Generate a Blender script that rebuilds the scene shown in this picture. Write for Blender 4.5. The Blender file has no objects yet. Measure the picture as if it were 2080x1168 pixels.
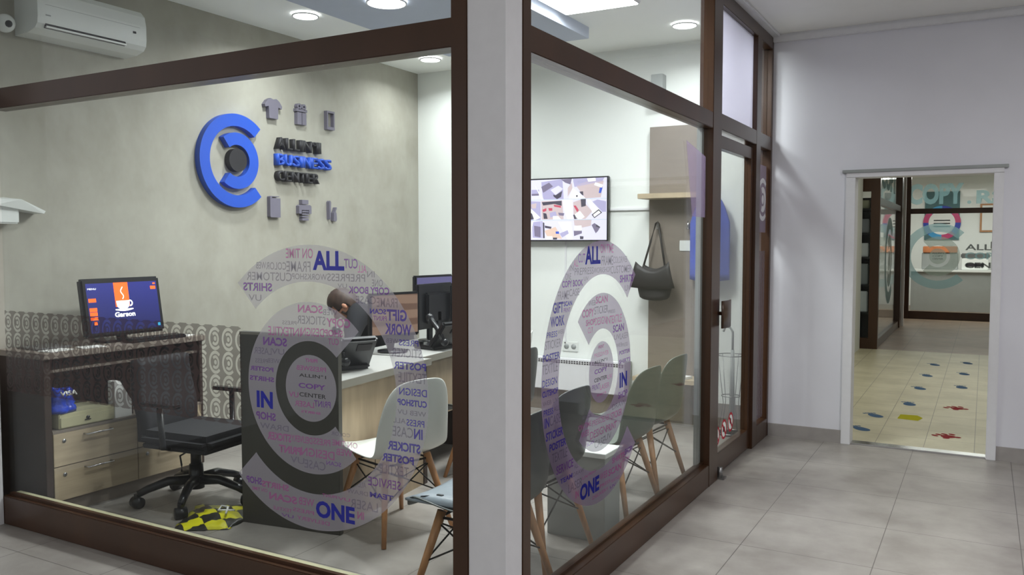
import bpy, bmesh, math, random
from mathutils import Vector, Matrix
from math import sin, cos, pi, radians as R
random.seed(7)
S = bpy.context.scene
C = S.collection

# ---------------------------------------------------------------- camera
cd = bpy.data.cameras.new('camera'); cam = bpy.data.objects.new('camera', cd); C.objects.link(cam)
cd.sensor_width = 36.0; cd.lens = 36.0 * 1706 / 2080; cd.clip_end = 100
cam.location = (0, 0, 1.5)
cam.rotation_euler = (R(90 - 3.12), 0, R(29.37))
S.camera = cam
# ---------------------------------------------------------------- world, exposure
S.view_settings.view_transform = 'Standard'; S.view_settings.look = 'None'
S.view_settings.exposure = 0.38; S.view_settings.gamma = 1.0; S.view_settings.use_curve_mapping = False
S.cycles.use_denoising = True
S.cycles.max_bounces = 8; S.cycles.transparent_max_bounces = 24
S.cycles.sample_clamp_indirect = 4.0
W = bpy.data.worlds.new('world'); S.world = W; W.use_nodes = True
W.node_tree.nodes['Background'].inputs[0].default_value = (.96, .97, 1, 1)
W.node_tree.nodes['Background'].inputs[1].default_value = 0.45
# ---------------------------------------------------------------- lamps' own light, and light of added unseen lamps
def area(name, loc, size, power, color=(1, 1, 1), size_y=None, rot=(0, 0, 0), spread=180):
    l = bpy.data.lights.new(name, 'AREA'); l.energy = power; l.color = color; l.size = size
    l.spread = R(spread)
    if size_y: l.shape = 'RECTANGLE'; l.size_y = size_y
    else: l.shape = 'DISK'
    o = bpy.data.objects.new(name, l); C.objects.link(o); o.location = loc; o.rotation_euler = rot
    return o
COOL = (.95, .98, 1.0)
area('panel_glow', (-2.3, 4.75, 3.065), .45, 40, COOL, 1.05)
for x, y, z, e in ((-4.24, 4.55, 3.085, 10), (-4.29, 6.16, 3.085, 9), (-1.98, 6.12, 3.085, 9), (-2.3, 3.15, 3.085, 14), (-3.35, 4.33, 3.0, 20)):  # the one by the corner pillar is an added, unseen lamp
    area('downlight_glow', (x, y, z), .15, e, COOL, spread=150)
for x, y, e in ((.75, 3.9, 29), (.3, .2, 18)):  # light of the unseen panels added over the corridor
    area('corridor_fill', (x, y, 3.0), .58, e, (1, .98, 1.0), .58)
area('far_glow', (-.3, 9.6, 2.85), .6, 26, (1, .98, .9), 4)
area('far_shop_glow', (-.3, 19.4, 2.85), 3, 75, (1, 1, .96), 1.2)

# ---------------------------------------------------------------- materials
def s2l(v):
    v /= 255.0
    return v / 12.92 if v <= .04045 else ((v + .055) / 1.055) ** 2.4
def col(r, g, b): return (s2l(r), s2l(g), s2l(b), 1)
class NT:
    def __init__(s, m): s.t = m.node_tree; s.n = s.t.nodes; s.l = s.t.links
    def add(s, k, **kw):
        n = s.n.new('ShaderNode' + k)
        for a, b in kw.items(): setattr(n, a, b)
        return n
    def link(s, a, b): s.l.new(a, b)
    def math(s, op, a, b=None, c=None):
        n = s.add('Math', operation=op)
        for i, v in enumerate((a, b, c)):
            if v is None: continue
            if isinstance(v, (int, float)): n.inputs[i].default_value = v
            else: s.link(v, n.inputs[i])
        return n.outputs[0]
def mat(name, c, rough=.5, metal=0.0, spec=.5, noise=0.0, scale=8.0, emit=None, stretch=None, bump=0.0):
    m = bpy.data.materials.new(name); m.use_nodes = True; N = NT(m)
    b = N.n['Principled BSDF']
    b.inputs['Base Color'].default_value = c; b.inputs['Roughness'].default_value = rough
    b.inputs['Metallic'].default_value = metal; b.inputs['Specular IOR Level'].default_value = spec
    tc = N.add('TexCoord'); nz = N.add('TexNoise'); nz.inputs['Scale'].default_value = scale
    nz.inputs['Detail'].default_value = 5
    mp = N.add('Mapping'); N.link(tc.outputs['Object'], mp.inputs[0]); N.link(mp.outputs[0], nz.inputs[0])
    if stretch: mp.inputs['Scale'].default_value = stretch
    if noise:
        r = N.add('ValToRGB'); r.color_ramp.elements[0].position = .3; r.color_ramp.elements[1].position = .7
        r.color_ramp.elements[0].color = tuple(max(0, v * (1 - noise)) for v in c[:3]) + (1,)
        r.color_ramp.elements[1].color = tuple(min(1, v * (1 + noise)) for v in c[:3]) + (1,)
        N.link(nz.outputs[0], r.inputs[0]); N.link(r.outputs[0], b.inputs['Base Color'])
    if bump:
        bp = N.add('Bump'); bp.inputs['Strength'].default_value = bump; bp.inputs['Distance'].default_value = .01
        N.link(nz.outputs[0], bp.inputs['Height']); N.link(bp.outputs[0], b.inputs['Normal'])
    if emit:
        b.inputs['Emission Color'].default_value = c; b.inputs['Emission Strength'].default_value = emit
    return m
M = {}
M['bronze'] = mat('bronze_frame', col(66, 42, 25), .28, .1, noise=.22, scale=3, stretch=(1, 1, .3))
M['white_paint'] = mat('white_paint', col(222, 222, 224), .6, noise=.02, scale=20)
M['wall_white'] = mat('wall_white', col(232, 235, 231), .7, noise=.015, scale=3)
M['wall_grey'] = mat('wall_corridor', col(222, 222, 228), .7, noise=.02, scale=3)
M['ceiling'] = mat('ceiling_paint', col(249, 251, 248), .8, noise=.01)
M['ceiling_corr'] = mat('corridor_ceiling_paint', col(238, 238, 234), .8, noise=.01)
M['soffit'] = mat('soffit_paint', col(186, 194, 210), .8, noise=.02)
M['trim_grey'] = mat('skirting_tile', col(158, 153, 149), .4, noise=.12, scale=6)
M['white_plastic'] = mat('white_plastic', col(225, 228, 224), .25, noise=.01)
M['grey_plastic'] = mat('grey_plastic', col(150, 154, 152), .4, noise=.03)
M['black_plastic'] = mat('black_plastic', col(22, 23, 26), .3, noise=.1)
M['black_fabric'] = mat('black_fabric', col(26, 26, 30), .75, noise=.2, scale=60)
M['navy_fabric'] = mat('navy_fabric', col(9, 10, 17), .9, noise=.3, scale=14)
M['chrome'] = mat('chrome', col(200, 200, 200), .2, 1.0, noise=.03)
M['steel'] = mat('brushed_steel', col(150, 150, 150), .35, .9, noise=.1, stretch=(1, 20, 1))
M['wood'] = mat('beech_wood', col(178, 128, 84), .45, noise=.18, scale=10, stretch=(6, 6, .8))
M['light_wood'] = mat('pale_wood_laminate', col(176, 160, 134), .45, noise=.14, scale=7, stretch=(1, .4, 5))
M['desk_wood'] = mat('desk_wood_laminate', col(158, 140, 116), .5, noise=.18, scale=5, stretch=(3, 3, .5))
M['dark_lam'] = mat('dark_brown_laminate', col(62, 50, 45), .5, noise=.12, scale=9)
M['taupe'] = mat('taupe_laminate', col(128, 118, 108), .5, noise=.08, scale=6, stretch=(1, 1, 5))
M['gable'] = mat('grey_taupe_panel', col(66, 64, 58), .5, noise=.05)
M['desk_top'] = mat('light_grey_worktop', col(176, 176, 172), .3, noise=.03)
M['desk_front'] = mat('darker_worktop_edge', col(128, 124, 114), .5, noise=.04)  # edge colour, darker than the worktop itself
M['shell_grey'] = mat('grey_green_shell', col(98, 106, 98), .4, noise=.06, scale=12)
M['shell_dark'] = mat('charcoal_shell', col(70, 76, 74), .4, noise=.06, scale=12)
M['shell_white'] = mat('white_shell', col(224, 226, 220), .3, noise=.02)
M['pad'] = mat('blue_grey_leatherette', col(140, 150, 158), .4, noise=.05, scale=30)
M['wire'] = mat('dark_wire', col(46, 46, 48), .4, .6, noise=.1)
M['blue'] = mat('blue_foam', col(24, 78, 188), .45, noise=.03)
M['black_foam'] = mat('black_foam', col(24, 22, 27), .55, noise=.1)
M['icon'] = mat('grey_violet_foam', col(110, 106, 120), .55, noise=.04)
M['blue_bag'] = mat('blue_plastic_film', col(20, 60, 180), .2, noise=.3, scale=25, bump=.6)
M['cream'] = mat('cream_metal', col(176, 172, 140), .4, noise=.06)
M['paper'] = mat('white_paper', col(228, 228, 224), .6, noise=.03)
M['skin'] = mat('skin', col(196, 140, 112), .5, noise=.06)
M['hair'] = mat('brown_hair', col(58, 40, 30), .55, noise=.35, scale=60, stretch=(1, 1, .15))
M['bagcloth'] = mat('dark_brown_leather', col(26, 22, 22), .55, noise=.2, scale=14)
M['coat'] = mat('blue_cloth', col(66, 86, 178), .8, noise=.12, scale=8)
M['lilac'] = mat('lilac_cloth', col(150, 138, 158), .8, noise=.06)
M['red'] = mat('red_print', col(200, 40, 48), .5, noise=.05)
M['lamp'] = mat('lamp_diffuser', (1, 1, 1, 1), .5, emit=14)
M['lamp_low'] = mat('lamp_diffuser_dim', (1, 1, 1, 1), .5, emit=4)
M['vent_dark'] = mat('dark_slot', col(26, 20, 24), .6, noise=.1)
M['led'] = mat('status_led', (.2, 1, .3, 1), .4, emit=1.5)

def m_concrete():
    m = mat('troweled_concrete', col(176, 174, 162), .75); N = NT(m); b = N.n['Principled BSDF']
    tc = N.add('TexCoord'); a = N.add('TexNoise'); a.inputs['Scale'].default_value = 1.1; a.inputs['Detail'].default_value = 8; a.inputs['Roughness'].default_value = .62; a.inputs['Distortion'].default_value = .5
    f = N.add('TexNoise'); f.inputs['Scale'].default_value = 4.0; f.inputs['Detail'].default_value = 10; f.inputs['Roughness'].default_value = .7
    mp = N.add('Mapping'); mp.inputs['Scale'].default_value = (1, 1.3, 1.0)
    N.link(tc.outputs['Object'], mp.inputs[0]); N.link(mp.outputs[0], a.inputs[0]); N.link(mp.outputs[0], f.inputs[0])
    r = N.add('ValToRGB'); e = r.color_ramp.elements
    e[0].position = .3; e[0].color = col(146, 142, 129); e[1].position = .7; e[1].color = col(176, 174, 162)
    x = e.new(.5); x.color = col(162, 159, 147)
    s = N.math('ADD', N.math('MULTIPLY', a.outputs[0], .6), N.math('MULTIPLY', f.outputs[0], .4))
    N.link(s, r.inputs[0]); N.link(r.outputs[0], b.inputs['Base Color'])
    bp = N.add('Bump'); bp.inputs['Strength'].default_value = .25; bp.inputs['Distance'].default_value = .01
    N.link(s, bp.inputs['Height']); N.link(bp.outputs[0], b.inputs['Normal'])
    return m
M['concrete'] = m_concrete()

def m_tiles(name, c1, c2, cg, px, py, ox, oy, gw=.0035, rough=.38):
    m = mat(name, c1, rough); N = NT(m); b = N.n['Principled BSDF']
    g = N.add('NewGeometry'); sp = N.add('SeparateXYZ'); N.link(g.outputs['Position'], sp.inputs[0])
    def line(o, p, off):
        t = N.math('ADD', o, -off + p * 100); t = N.math('MODULO', t, p)
        t = N.math('SUBTRACT', t, p / 2); t = N.math('ABSOLUTE', t)
        return N.math('GREATER_THAN', t, p / 2 - gw / 2)
    gl = N.math('MAXIMUM', line(sp.outputs[0], px, ox), line(sp.outputs[1], py, oy))
    nz = N.add('TexNoise'); nz.inputs['Scale'].default_value = 2.6; nz.inputs['Detail'].default_value = 6; nz.inputs['Roughness'].default_value = .6
    N.link(g.outputs['Position'], nz.inputs[0])
    r = N.add('ValToRGB'); r.color_ramp.elements[0].position = .35; r.color_ramp.elements[1].position = .65
    r.color_ramp.elements[0].color = c1; r.color_ramp.elements[1].color = c2; N.link(nz.outputs[0], r.inputs[0])
    mx = N.add('MixRGB'); N.link(gl, mx.inputs[0]); N.link(r.outputs[0], mx.inputs[1]); mx.inputs[2].default_value = cg
    N.link(mx.outputs[0], b.inputs['Base Color'])
    return m
M['floor'] = m_tiles('grey_floor_tile', col(134, 128, 122), col(160, 155, 149), col(84, 79, 75), .605, .605, -.414, 4.12)
M['floor_far'] = m_tiles('beige_floor_tile', col(186, 180, 152), col(206, 200, 172), col(140, 134, 116), .325, .325, -.355, 7.07, .005)
M['floor_brown'] = m_tiles('brown_floor_tile', col(140, 118, 98), col(160, 138, 116), col(112, 96, 82), .6, .6, -.355, 12.9, .006)

def m_glass(name='clear_glass', tint=(.93, .95, .94, 1), refl=.9):
    m = bpy.data.materials.new(name); m.use_nodes = True; N = NT(m); N.n.remove(N.n['Principled BSDF'])
    t = N.add('BsdfTransparent'); t.inputs[0].default_value = tint
    g = N.add('BsdfGlossy'); g.inputs['Roughness'].default_value = .02; g.inputs[0].default_value = (refl, refl, refl, 1)
    f = N.add('LayerWeight'); f.inputs[0].default_value = .5
    fr_ = N.math('MULTIPLY_ADD', N.math('POWER', f.outputs['Facing'], 5.0), .9, .012)
    x = N.add('MixShader'); N.link(fr_, x.inputs[0]); N.link(t.outputs[0], x.inputs[1]); N.link(g.outputs[0], x.inputs[2])
    N.link(x.outputs[0], N.n['Material Output'].inputs[0]); return m
M['glass'] = m_glass()
M['glass_hazy'] = m_glass('hazy_glass', (.8, .82, .8, 1))

def m_film(name, c, op, rough=.5):
    m = bpy.data.materials.new(name); m.use_nodes = True; N = NT(m); N.n.remove(N.n['Principled BSDF'])
    t = N.add('BsdfTransparent'); d = N.add('BsdfDiffuse'); d.inputs[0].default_value = c
    tl = N.add('BsdfTranslucent'); tl.inputs[0].default_value = c
    a = N.add('MixShader'); a.inputs[0].default_value = .5; N.link(d.outputs[0], a.inputs[1]); N.link(tl.outputs[0], a.inputs[2])
    x = N.add('MixShader'); x.inputs[0].default_value = op; N.link(t.outputs[0], x.inputs[1]); N.link(a.outputs[0], x.inputs[2])
    N.link(x.outputs[0], N.n['Material Output'].inputs[0]); return m
M['film'] = m_film('lilac_grey_film', col(158, 152, 160), .5)
M['film_front'] = m_film('lilac_film', col(142, 124, 150), .62)
M['lilac_patch'] = m_film('lilac_patch_tint', col(128, 112, 138), .6)
M['frost'] = m_film('frosted_film', col(225, 225, 235), .93)
M['txt_B'] = m_film('print_blue', col(44, 48, 150), .92)
M['txt_I'] = m_film('print_indigo', col(70, 58, 150), .76)
M['txt_V'] = m_film('print_violet', col(112, 62, 142), .68)
M['txt_P'] = m_film('print_pink', col(170, 84, 146), .58)
M['txt_G'] = m_film('print_grey_lilac', col(104, 92, 126), .48)
M['txt_K'] = m_film('print_black', col(40, 38, 36), .85)
M['teal'] = m_film('teal_film', col(130, 164, 168), .72)
M['teal2'] = m_film('green_grey_film', col(142, 156, 146), .6)
M['dark_film'] = m_film('dark_print', col(56, 60, 62), .85)
M['lilac_solid'] = m_film('lilac_film_dense', col(120, 108, 122), .8)
M['white_solid'] = m_film('white_vinyl', col(235, 235, 235), .95)
M['red_solid'] = m_film('red_vinyl', col(190, 40, 60), .9)

def m_frieze(name, c, op, pu, pz, axis, ou, oz):
    """film with a row-and-column pattern of cut-out ring emblems; object coordinates"""
    m = bpy.data.materials.new(name); m.use_nodes = True; N = NT(m); N.n.remove(N.n['Principled BSDF'])
    tc = N.add('TexCoord'); sp = N.add('SeparateXYZ'); N.link(tc.outputs['Object'], sp.inputs[0])
    def cell(o, p, off):
        t = N.math('ADD', o, p * 200 - off); t = N.math('MODULO', t, p); t = N.math('SUBTRACT', t, p / 2)
        return N.math('DIVIDE', t, p)
    u = cell(sp.outputs[axis], pu, ou); v = cell(sp.outputs[2], pz, oz)
    r = N.math('SQRT', N.math('ADD', N.math('MULTIPLY', u, u), N.math('MULTIPLY', v, v)))
    av = N.math('ABSOLUTE', v)
    def band(a, b): return N.math('MULTIPLY', N.math('GREATER_THAN', r, a), N.math('LESS_THAN', r, b))
    openr = N.math('GREATER_THAN', N.math('SUBTRACT', u, av), 0.0)
    openl = N.math('GREATER_THAN', N.math('SUBTRACT', N.math('MULTIPLY', u, -1), av), 0.0)
    k1 = N.math('MULTIPLY', band(.36, .49), N.math('SUBTRACT', 1, openr))
    k2 = N.math('MULTIPLY', band(.17, .29), N.math('SUBTRACT', 1, openl))
    k = N.math('MAXIMUM', N.math('MAXIMUM', k1, k2), N.math('LESS_THAN', r, .1))
    fac = N.math('MULTIPLY', N.math('SUBTRACT', 1, k), op)
    t = N.add('BsdfTransparent'); d = N.add('BsdfDiffuse'); d.inputs[0].default_value = c
    x = N.add('MixShader'); N.link(fac, x.inputs[0]); N.link(t.outputs[0], x.inputs[1]); N.link(d.outputs[0], x.inputs[2])
    N.link(x.outputs[0], N.n['Material Output'].inputs[0]); return m

def m_checker():
    m = mat('yellow_black_checks', col(210, 205, 30), .3); N = NT(m); b = N.n['Principled BSDF']
    tc = N.add('TexCoord'); c = N.add('TexChecker'); c.inputs['Scale'].default_value = 11
    mp = N.add('Mapping'); mp.inputs['Rotation'].default_value = (0, 0, .45); mp.inputs['Location'].default_value = (0, 0, .31)
    nz = N.add('TexNoise'); nz.inputs['Scale'].default_value = 4
    mx = N.add('MixRGB'); mx.inputs[0].default_value = .06; N.link(tc.outputs['Object'], mx.inputs[1]); N.link(nz.outputs[1], mx.inputs[2])
    fl = N.add('VectorMath', operation='MULTIPLY'); fl.inputs[1].default_value = (1, 1, 0)
    N.link(tc.outputs['Object'], nz.inputs[0]); N.link(mx.outputs[0], fl.inputs[0]); N.link(fl.outputs[0], mp.inputs[0]); N.link(mp.outputs[0], c.inputs[0])
    c.inputs['Color1'].default_value = col(215, 210, 30); c.inputs['Color2'].default_value = col(40, 40, 34)
    N.link(c.outputs[0], b.inputs['Base Color']); return m
M['checks'] = m_checker()

# ---------------------------------------------------------------- mesh building
class MB:
    def __init__(s): s.bm = bmesh.new()
    def box(s, x0, x1, y0, y1, z0, z1, bev=0.0, T=None, mi=0):
        g = bmesh.new(); r = bmesh.ops.create_cube(g, size=1)
        for v in g.verts: v.co = Vector(((v.co.x + .5) * (x1 - x0) + x0, (v.co.y + .5) * (y1 - y0) + y0, (v.co.z + .5) * (z1 - z0) + z0))
        if bev: bmesh.ops.bevel(g, geom=g.edges[:], offset=bev, segments=2, affect='EDGES')
        return s._add(g, T, mi)
    def _add(s, g, T=None, mi=0, smooth=False):
        if T is not None: bmesh.ops.transform(g, matrix=T, verts=g.verts)
        for f in g.faces:
            f.material_index = mi
            if smooth: f.smooth = True
        me = bpy.data.meshes.new('tmp'); g.to_mesh(me); g.free(); s.bm.from_mesh(me); bpy.data.meshes.remove(me)
        return s
    def prism(s, pts, d, T=None, mi=0, bev=0):
        """polygon in the x-z plane, front face at y=0, thickness d towards +y (d=0: flat)"""
        g = bmesh.new(); vs = [g.verts.new((x, 0, z)) for x, z in pts]; f = g.faces.new(vs)
        if f.normal.y > 0 or True:
            f.normal_update()
            if f.normal.y > 0: f.normal_flip()
        if d:
            r = bmesh.ops.extrude_face_region(g, geom=[f])
            for v in r['geom']:
                if isinstance(v, bmesh.types.BMVert): v.co.y += d
            bmesh.ops.recalc_face_normals(g, faces=g.faces[:])
            if bev: bmesh.ops.bevel(g, geom=g.edges[:], offset=bev, segments=1, affect='EDGES')
        return s._add(g, T, mi)
    def arc(s, r0, r1, a0, a1, d, T=None, mi=0, n=64, cut0=0, cut1=0):
        """ring sector, degrees ccw from +x"""
        po = [(r1 * cos(R(a0 + (a1 - a0) * i / n)), r1 * sin(R(a0 + (a1 - a0) * i / n))) for i in range(n + 1)]
        pi_ = [(r0 * cos(R(a0 + (a1 - a0) * i / n)), r0 * sin(R(a0 + (a1 - a0) * i / n))) for i in range(n, -1, -1)]
        g = bmesh.new()
        A = [g.verts.new((x, 0, z)) for x, z in po]; B = [g.verts.new((x, 0, z)) for x, z in reversed(pi_)]
        fs = [g.faces.new((A[i], A[i + 1], B[i + 1], B[i])) for i in range(n)]
        bmesh.ops.recalc_face_normals(g, faces=fs)
        g.normal_update()
        if fs[0].normal.y > 0: bmesh.ops.reverse_faces(g, faces=fs)
        if d:
            r = bmesh.ops.extrude_face_region(g, geom=fs)
            for v in r['geom']:
                if isinstance(v, bmesh.types.BMVert): v.co.y += d
            bmesh.ops.recalc_face_normals(g, faces=g.faces[:])
        return s._add(g, T, mi)
    def disc(s, r, d, T=None, mi=0, n=48, rz=None):
        return s.prism([(r * cos(2 * pi * i / n), (rz or r) * sin(2 * pi * i / n)) for i in range(n)], d, T, mi)
    def cyl(s, a, b, r0, r1=None, n=16, mi=0):
        a = Vector(a); b = Vector(b); r1 = r0 if r1 is None else r1
        g = bmesh.new(); bmesh.ops.create_cone(g, cap_ends=True, segments=n, radius1=r0, radius2=r1, depth=(b - a).length)
        T = Matrix.Translation((a + b) / 2) @ (b - a).to_track_quat('Z', 'Y').to_matrix().to_4x4()
        return s._add(g, T, mi, n > 8)
    def tube(s, pts, r, n=8, mi=0):
        pts = [Vector(p) for p in pts]; g = bmesh.new(); rings = []
        for i, p in enumerate(pts):
            t = (pts[min(i + 1, len(pts) - 1)] - pts[max(i - 1, 0)]).normalized()
            up = Vector((0, 0, 1)) if abs(t.z) < .95 else Vector((1, 0, 0))
            x = t.cross(up).normalized(); y = t.cross(x).normalized()
            rr = r[i] if isinstance(r, (list, tuple)) else r
            rings.append([g.verts.new(p + (x * cos(2 * pi * k / n) + y * sin(2 * pi * k / n)) * rr) for k in range(n)])
        for a, b in zip(rings, rings[1:]):
            for k in range(n): g.faces.new((a[k], a[(k + 1) % n], b[(k + 1) % n], b[k]))
        g.faces.new(rings[0]); g.faces.new(rings[-1]); bmesh.ops.recalc_face_normals(g, faces=g.faces[:])
        return s._add(g, None, mi, True)
    def sphere(s, c, r, mi=0, seg=20):
        g = bmesh.new(); bmesh.ops.create_uvsphere(g, u_segments=seg, v_segments=max(8, seg * 2 // 3), radius=1)
        r = r if isinstance(r, (tuple, list)) else (r, r, r)
        return s._add(g, Matrix.Translation(c) @ Matrix.Diagonal((r[0], r[1], r[2], 1)), mi, True)
    def grid(s, P, thick=0, mi=0, smooth=True):
        """P: rows of points"""
        g = bmesh.new(); V = [[g.verts.new(p) for p in row] for row in P]
        for a, b in zip(V, V[1:]):
            for k in range(len(a) - 1): g.faces.new((a[k], a[k + 1], b[k + 1], b[k]))
        bmesh.ops.recalc_face_normals(g, faces=g.faces[:])
        if thick: bmesh.ops.solidify(g, geom=g.faces[:], thickness=thick)
        return s._add(g, None, mi, smooth)
    def quad(s, p, mi=0):
        g = bmesh.new(); g.faces.new([g.verts.new(q) for q in p]); return s._add(g, None, mi)
    def out(s, name, mats, parent=None, T=None):
        me = bpy.data.meshes.new(name)
        if T is not None: bmesh.ops.transform(s.bm, matrix=T, verts=s.bm.verts)
        s.bm.to_mesh(me); s.bm.free()
        for m in (mats if isinstance(mats, (list, tuple)) else [mats]): me.materials.append(M[m] if isinstance(m, str) else m)
        o = bpy.data.objects.new(name, me); C.objects.link(o)
        if parent: o.parent = parent
        return o
def TR(x, y, z): return Matrix.Translation((x, y, z))
def RZ(a): return Matrix.Rotation(R(a), 4, 'Z')
def RX(a): return Matrix.Rotation(R(a), 4, 'X')
def RY(a): return Matrix.Rotation(R(a), 4, 'Y')
_fc = {}
def text_bm(mb, s, box, d=0.0, T=None, mi=0, bold=0.0, mirror=False, ext=None):
    """writes s into box=(x0,z0,x1,z1) of the x-z plane, front at y=0"""
    key = (s, bold)
    if key not in _fc:
        cu = bpy.data.curves.new('t', 'FONT'); cu.body = s; cu.size = 1; cu.offset = bold; cu.resolution_u = 3; cu.fill_mode = 'BOTH'
        ob = bpy.data.objects.new('t', cu); C.objects.link(ob); dg = bpy.context.evaluated_depsgraph_get()
        me = bpy.data.meshes.new_from_object(ob.evaluated_get(dg)); bpy.data.objects.remove(ob); bpy.data.curves.remove(cu)
        _fc[key] = me
    me = _fc[key]; g = bmesh.new(); g.from_mesh(me)
    bmesh.ops.remove_doubles(g, verts=g.verts, dist=1e-5)
    xs = [v.co.x for v in g.verts]; ys = [v.co.y for v in g.verts]
    x0, x1, y0, y1 = min(xs), max(xs), min(ys), max(ys)
    bx0, bz0, bx1, bz1 = box
    for v in g.verts:
        u = (v.co.x - x0) / (x1 - x0); w = (v.co.y - y0) / (y1 - y0)
        if mirror: u = 1 - u
        v.co = Vector((bx0 + u * (bx1 - bx0), 0, bz0 + w * (bz1 - bz0)))
    bmesh.ops.recalc_face_normals(g, faces=g.faces[:]); g.normal_update()
    fl = [f for f in g.faces if f.normal.y > 0]
    if fl: bmesh.ops.reverse_faces(g, faces=fl)
    if d:
        r = bmesh.ops.extrude_face_region(g, geom=g.faces[:])
        for v in r['geom']:
            if isinstance(v, bmesh.types.BMVert): v.co.y += d
        bmesh.ops.recalc_face_normals(g, faces=g.faces[:])
    mb._add(g, T, mi)
def tag(o, label, cat, group=None, kind=None):
    o['label'] = label; o['category'] = cat
    if group: o['group'] = group
    if kind: o['kind'] = kind
    return o
def thing(name, label, cat, loc=(0, 0, 0), rz=0, group=None):
    o = bpy.data.objects.new(name, None); C.objects.link(o); o.empty_display_size = .1
    o.location = loc; o.rotation_euler = (0, 0, R(rz)); return tag(o, label, cat, group)
def struct(o, label=None, cat=None):
    o['kind'] = 'structure'
    if label: o['label'] = label; o['category'] = cat
    return o
def copy_tree(o, parent=None):
    c = o.copy(); C.objects.link(c); c.parent = parent
    for ch in list(o.children): copy_tree(ch, c)
    return c

def wpart(mb, name, mats, parent):
    """links a world-space mesh as a child of parent (itself top-level, or a child at its origin)"""
    p = parent; T = Matrix.Identity(4)
    while p is not None:
        T = (Matrix.Translation(p.location) @ p.rotation_euler.to_matrix().to_4x4()) @ T; p = p.parent
    return mb.out(name, mats, parent, T.inverted())
def wtag(mb, name, mats, label, cat, group=None, kind=None):
    """a one-mesh thing from world-space geometry, origin at its base centre"""
    vs = [v.co for v in mb.bm.verts]
    c = Vector(((min(v.x for v in vs) + max(v.x for v in vs)) / 2, (min(v.y for v in vs) + max(v.y for v in vs)) / 2, min(v.z for v in vs)))
    o = mb.out(name, mats, None, TR(-c.x, -c.y, -c.z)); o.location = c
    return tag(o, label, cat, group, kind)

# ================================================================ THE SETTING
XL, YB, ZR = -4.80, 6.68, 3.11          # rendered concrete wall, TV wall, room ceiling
PY, PX = 2.505, -1.435                   # outer faces of the two bronze partitions
struct(MB().box(-5.2, 3.2, -3.2, 6.66, -.1, 0).out('floor', 'floor'))
struct(MB().box(XL - .12, XL, PY + .06, YB + .12, 0, ZR).out('wall_left', 'concrete'))
struct(MB().box(XL, -1.5, YB, YB + .12, 0, ZR).out('wall_back', 'wall_white'))
struct(MB().box(-1.5, PX, 6.6, YB + .12, 0, ZR).out('wall_back', 'wall_white'))
struct(MB().box(XL, PX - .1, PY + .1, YB, ZR, ZR + .08).out('ceiling', 'ceiling'))
struct(MB().box(-3.9, -2.64, PY + .12, 5.87, 3.026, ZR).out('ceiling_soffit', 'soffit'))
# corridor
struct(MB().box(-5.2, 3.2, -3.2, PY, 3.06, 3.14).box(PX, 3.2, PY, 6.72, 3.06, 3.14).out('ceiling', 'ceiling_corr'))
m = MB().box(PX, -.9, 6.6, 6.72, 0, 3.06).box(.1, 3.2, 6.6, 6.72, 0, 3.06).box(-.9, .1, 6.6, 6.72, 2.01, 3.06)
struct(m.out('wall_corridor', 'wall_grey'))
struct(MB().box(3.1, 3.2, -3.2, 6.6, 0, 3.06).out('wall_right', 'wall_grey'))
struct(MB().box(-5.2, -4.512, PY - .22, PY, 0, 3.06).out('wall_pillar', 'white_paint'))
struct(MB().box(-1.587, PX, PY, 2.622, 0, 3.06).out('wall_corner', 'white_paint'))
struct(MB().box(PX + .005, -.9, 6.588, 6.6, 0, .098).out('baseboard_corridor', 'trim_grey'))
struct(MB().box(.1, 3.1, 6.588, 6.6, 0, .098).out('baseboard_corridor', 'trim_grey'))
struct(MB().box(XL, XL + .012, PY + .1, YB, 0, .1).out('baseboard_left', 'trim_grey'))
struct(MB().box(XL + .012, -1.53, YB - .012, YB, 0, .197).out('baseboard_back', 'taupe'))
m = MB().box(PX, 3.1, 6.565, 6.6, 3.0, 3.045, .004).box(PX, 3.1, 6.575, 6.6, 3.045, 3.06)
struct(m.out('trim_1', 'white_paint'))
struct(MB().box(PX - .01, PX + .05, PY, 6.565, 3.04, 3.06, .004).out('trim_2', 'white_paint'))

# ---- window_1: the glazed partition on the left
FD = .085
w1 = bpy.data.objects.new('window_1', None); C.objects.link(w1); w1.location = (-3.05, PY, 0); struct(w1)
def fr(mb, name, par, mats='bronze'): return wpart(mb, name, mats, par)
fr(MB().box(-4.52, -1.65, PY, PY + FD, 2.184, 2.287, .003), 'transom_bar', w1)
fr(MB().box(-4.52, -1.65, PY + .002, PY + FD, 0, .152, .004).box(-4.5, -1.65, PY + .03, PY + .05, .152, .166), 'bottom_rail', w1)
fr(MB().box(-1.655, -1.587, PY - .004, PY + FD, 0, 3.05, .003), 'post', w1)
fr(MB().box(-4.52, -1.65, PY, PY + FD, 2.97, 3.05, .003), 'head_rail', w1)
fr(MB().box(-4.5, -1.65, 2.538, 2.546, .15, 2.186), 'glass_pane', w1, 'glass')
fr(MB().box(-4.5, -1.65, 2.538, 2.546, 2.285, 2.975), 'glass_pane', w1, 'glass')
fr(MB().box(-4.5, -1.655, PY + .062, PY + FD + .001, .152, .16), 'lit_ledge_strip', w1, 'cream')  # cream colour paints in the light on the rail's inner ledge

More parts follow.
